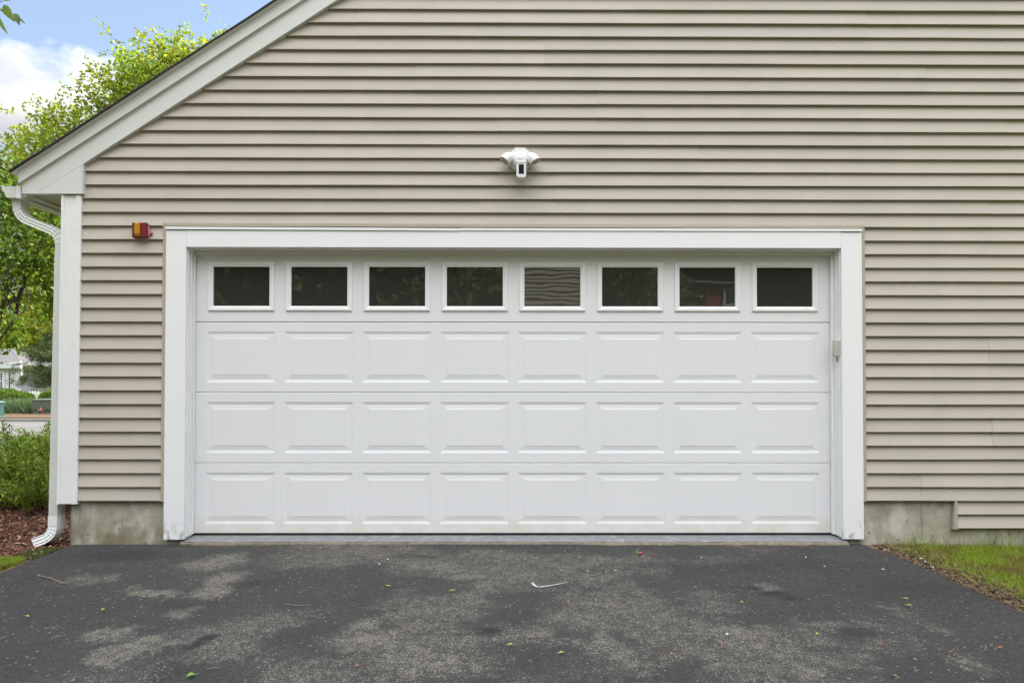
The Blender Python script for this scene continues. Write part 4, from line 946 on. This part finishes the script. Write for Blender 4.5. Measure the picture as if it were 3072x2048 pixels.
# ================================================================== OPPOSITE SIDE (seen only in the window reflections)
nb = empty('neighbour_house', (2.2, -26, 0), 'tan clapboard gable house reflected in the garage window panes', 'house')
mb = MB(); zs = -0.1; YN = -22.0
while zs < 7.6:
    xa, xb = 0.55, 3.7
    mb.add([(xa, YN+0.05, zs+0.02), (xb, YN+0.05, zs+0.02), (xb, YN, zs+0.17), (xa, YN, zs+0.17), (xa, YN, zs), (xb, YN, zs)], [(1, 0, 3, 2), (0, 1, 5, 4)]); zs += 0.17
mb.box(0.55, 3.7, YN-7, YN-0.002, -0.1, 7.6); adopt(mb.build('wall', M['siding'], None, fix=False), nb)
mb = MB(); mb.prism([(0.2, 7.5), (4.05, 7.5), (2.12, 9.0)], YN-7.3, YN+0.3); adopt(mb.build('roof', M['greyroof']), nb)
rbn = empty('red_barn', (11.3, -30, 0), 'red board building with grey roof and white window, reflected in a garage pane', 'building')
mb = MB(); mb.box(10.2, 12.4, -37, -30, -0.1, 6.15); adopt(mb.build('wall', M['redwall']), rbn)
mb = MB(); mb.prismx([(-29.6, 6.1), (-33.5, 6.75), (-37.4, 6.1)], 9.9, 12.7); adopt(mb.build('roof', M['greyroof']), rbn)
mb = MB(); mb.box(11.1, 12.0, -29.99, -29.9, 5.0, 5.9); w_ = adopt(mb.build('window', M['housewhite']), rbn)
mb = MB(); mb.box(11.22, 11.88, -29.895, -29.88, 5.12, 5.78); p_ = mb.build('pane', M['farglass']); p_.parent = w_
tr0 = tree('opposite_tree', 'green tree opposite the garage', 'tree', (0, 0, 0), (0, 0, 0), 4, 0.22, [((0, 0, 6.2), (3.6, 2.6, 3.4), 75), ((0, 0, 3.0), (3.4, 2.4, 1.8), 35)], 0.30, 'leaf_opposite', 301, twigs=9, per=9, spread=0.6, group='trees opposite the garage')
pos = [(-23, -30, 1.8), (-16, -28, 1.9), (-10.0, -27, 1.7), (-4.6, -31, 1.8), (2.0, -39, 1.8), (5.4, -27, 0.95), (9.5, -45, 2.0), (17.5, -42, 2.0), (21, -33, 1.9), (27, -26, 1.8), (-29, -22, 1.7), (32, -18, 1.7)]
LBL = ['tree of the reflected row, second from its left end', 'tree of the reflected row, third from its left end', 'tree of the reflected row, left of the tan neighbour house', 'tree standing close left of the tan neighbour house',
       'tree behind the tan neighbour house', 'small tree between the neighbour house and the red building', 'tall tree behind the red building', 'tall tree right behind the red building, in the reflection', 'tree of the reflected row right of the red building', 'tree of the reflected row, second from its right end', 'tree at the left end of the reflected row', 'tree at the right end of the reflected row']
for i, (x, y, s) in enumerate(pos):
    if i == 0: t = tr0; kids = []
    else:
        t = tr0.copy(); C.objects.link(t)
        for ch_ in list(tr0.children):
            c_ = ch_.copy(); C.objects.link(c_); c_.parent = t
    t.location = (x, y, -0.1); t.scale = (s, s, s); t.rotation_euler = (0, 0, i*1.7); t['label'] = LBL[i]

# ================================================================== LITTER ON THE DRIVE
TW = [([(-2.941,-0.839),(-2.827,-0.894),(-2.673,-1.002),(-2.665,-0.988)],'long bent pale twig on the left of the driveway'),
([(-1.881,-0.107),(-1.783,-0.086)],'thin straw lying near the left foot of the door'),([(-1.244,-1.38),(-1.16,-1.399),(-1.097,-1.388)],'thin pale twig lying across the left middle of the driveway'),
([(-1.637,-1.233),(-1.63,-1.30),(-1.60,-1.356)],'short upright-looking curved twig beside the worn left patches'),([(-2.297,-1.733),(-2.218,-1.746)],'short reddish twig in the lower left, above another twig'),
([(-2.173,-1.865),(-2.14,-1.833)],'short slanting twig in the lower left'),([(-1.304,-2.197),(-1.249,-2.183)],'short straight twig near the bottom left edge'),
([(-2.403,-1.873),(-2.39,-1.851)],'twig end at the far left margin'),([(-1.493,-2.248),(-1.451,-2.295),(-1.438,-2.262)],'small forked twig at the bottom edge'),
([(-2.78,-0.738),(-2.73,-0.738)],'tiny brown twig above the long bent twig'),([(-1.003,-0.431),(-0.924,-0.431),(-0.872,-0.363)],'grey-green twig near the door, beside white petals'),
([(-0.523,-1.733),(-0.492,-1.78),(-0.446,-1.79)],'pinkish curled twig on the worn centre patch'),([(-0.761,-1.807),(-0.678,-1.826)],'reddish twig left of the curled one'),
([(0.555,-1.437),(0.598,-1.432)],'short dark red twig right of centre'),([(0.895,-0.34),(0.984,-0.348)],'thin brown stem beside the red berry'),
([(1.602,-0.369),(1.677,-0.369)],'pale straw near the right end of the door'),([(1.297,-0.739),(1.362,-0.739)],'thin reddish twig right of the yellow leaves'),
([(2.096,-0.701),(2.123,-0.731)],'short tan twig near the right driveway edge'),([(0.833,-1.668),(0.826,-1.737)],'short twig pointing to the viewer right of centre'),
([(1.925,-2.03),(1.969,-1.998)],'bent twig beside a dark bud at lower right'),([(1.111,-1.649),(1.135,-1.685)],'short pale twig on the right worn streak')]
rl = np.random.RandomState(77)
for pts, lb in TW:
    mb = MB(); r = 0.0017 if len(pts) < 4 else 0.003; P = [Vector((x, y, GZ+0.010+0.003*rl.rand())) for x, y in pts]
    if len(P) == 2: P.insert(1, P[0].lerp(P[1], 0.5)+Vector((rl.normal()*0.004, rl.normal()*0.006, 0.004)))
    mb.tube(P, [r]+[r*0.9]*(len(P)-2)+[r*0.55], 6)
    q = P[1]; mb.tube([q, q+Vector((0.012, 0.010, 0.004))], [r*0.7, r*0.4], 5)
    tag(mb.build('twig', M['twig']), lb, 'twig', 'twigs on the driveway')
def litter(x, y, L, m, name, lb, cat, grp, w=0.55):
    a = rl.rand()*6.28; mb = MB(); d = Vector((math.cos(a), math.sin(a), 0)); s = Vector((-d.y, d.x, 0)); b = Vector((x, y, GZ+0.009)); V = []; K = 6
    for i in range(K+1):
        t = i/K; ww = L*w*math.sin(math.pi*min(1, t*0.95+0.04)); c = b+d*L*(t-0.5)+Vector((0, 0, 0.25*L*t*(1-t)+0.002))
        V += [c-s*ww/2+Vector((0, 0, ww*0.2)), c, c+s*ww/2+Vector((0, 0, ww*0.2))]
    mb.add(V, [(i*3+k, i*3+k+1, i*3+4+k, i*3+3+k) for i in range(K) for k in (0, 1)])
    mb.tube([b-d*L*0.5+Vector((0, 0, 0.003)), b-d*L*0.85+Vector((0, 0, 0.004))], L*0.03, 4)
    tag(mb.build(name, M[m], None, fix=False), lb, cat, grp)
YEL = [(-2.498,-1.561),(-2.171,-1.458),(-0.747,-1.055),(-0.359,-1.146),(-0.029,-1.941),(0.46,-0.753),(0.637,-0.74),(0.197,-2.034),(2.009,-0.647),(1.231,-1.347),(2.116,-1.409),(2.162,-1.294),(1.276,-0.425),(1.437,-1.814)]
YL = ['yellow leaf nearest the left margin of the driveway','greenish yellow leaf above the lower left worn patch','yellow leaf left of centre, just above the worn streak','yellow leaf between the worn patches left of the white scrape','larger yellow leaf at the bottom, right of the centre','left one of two yellow leaves right of the white scrape','right one of two yellow leaves right of the white scrape','small yellow leaf at the bottom, right of the larger one','yellow leaf high on the right, short of the grass','yellow leaf beside the dark streak at right','lower of two yellow leaves near the right edge','upper of two yellow leaves near the right edge','yellow leaf close to the right part of the door','yellow leaf on the lower right worn streak']
for (x, y), lb in zip(YEL, YL): litter(x, y, 0.028, 'yellow_leaf', 'yellow_leaf', lb, 'leaf', 'small yellow leaves on the driveway')
BRN = [(-2.045,-1.931),(-1.481,-2.119),(-1.784,-2.281),(-1.392,-1.6),(-2.15,-2.161),(1.937,-2.062)]
BL = ['dark brown bud left of the lower left worn patch','dark brown bud below the lower left worn patch','brown bud at the bottom edge, left side','brown bud right of the dark oil mark at left','brown bud near the lower left corner','dark bud beside the bent twig at lower right']
for (x, y), lb in zip(BRN, BL): litter(x, y, 0.022, 'brown_leaf', 'dried_bud', lb, 'bud', 'brown dried buds on the driveway', 0.7)
ORG = [(0.067,-1.851),(0.285,-1.342),(-0.678,-2.166),(0.684,-2.042),(0.941,-1.91),(1.67,-1.933),(1.545,-2.272),(2.194,-1.982)]
OL = ['orange-brown leaf right of the dark oval stain','orange leaf below the white scrape mark','orange-brown leaf at the bottom left of the centre','orange leaf between the two lower right worn streaks','orange-brown leaf at the right of the middle worn streak','orange leaf in the open asphalt at lower right','orange-brown leaf at the bottom edge, right side','bright orange leaf near the lower right corner']
for (x, y), lb in zip(ORG, OL): litter(x, y, 0.026, 'orange_leaf', 'orange_leaf', lb, 'leaf', 'orange-brown leaves on the driveway')
litter(-1.337, -2.262, 0.035, 'green_leaf', 'green_leaf', 'fresh green leaf at the bottom edge of the driveway, left half', 'leaf', None, 0.8)
litter(2.72, -1.44, 0.035, 'yellow_leaf', 'yellow_leaf', 'yellow leaf lying on the dirt strip at the right', 'leaf', None, 0.7)
for x, y, lb in [(-0.85,-0.464,'white petal beside the grey-green twig'),(-0.885,-0.589,'white petal below the grey-green twig'),(2.352,-0.718,'white petal on the asphalt near the right edge'),(1.991,-0.419,'white petal near the right end of the door'),(2.741,-0.531,'lower white petal on the dirt strip'),(2.76,-0.454,'upper white petal on the dirt strip'),(2.70,-0.669,'white petal at the driveway edge, nearest the viewer'),(2.634,-0.233,'white petal at the driveway edge by the foundation'),(1.003,-1.815,'white petal between the lower right worn streaks')]:
    litter(x, y, 0.018, 'petal', 'white_petal', lb, 'petal', 'white petals on the ground', 0.8)
mb = MB(); mb.lathe([(0.001, -0.011), (0.007, -0.009), (0.011, -0.003), (0.011, 0.003), (0.007, 0.009), (0.001, 0.011)], (0.875, -0.34, GZ+0.018), (0.2, 0.1, 1), 12)
be = empty('red_berry', (0.875, -0.34, GZ), 'small bright red berry with green sepals on the driveway near the door', 'berry'); adopt(mb.build('fruit', M['berry'], None, smooth=True), be)
mb = MB(); mb.tube([(0.866, -0.34, GZ+0.02), (0.85, -0.335, GZ+0.03), (0.838, -0.33, GZ+0.022)], [0.004, 0.006, 0.001], 5); adopt(mb.build('sepal', M['green_leaf']), be)
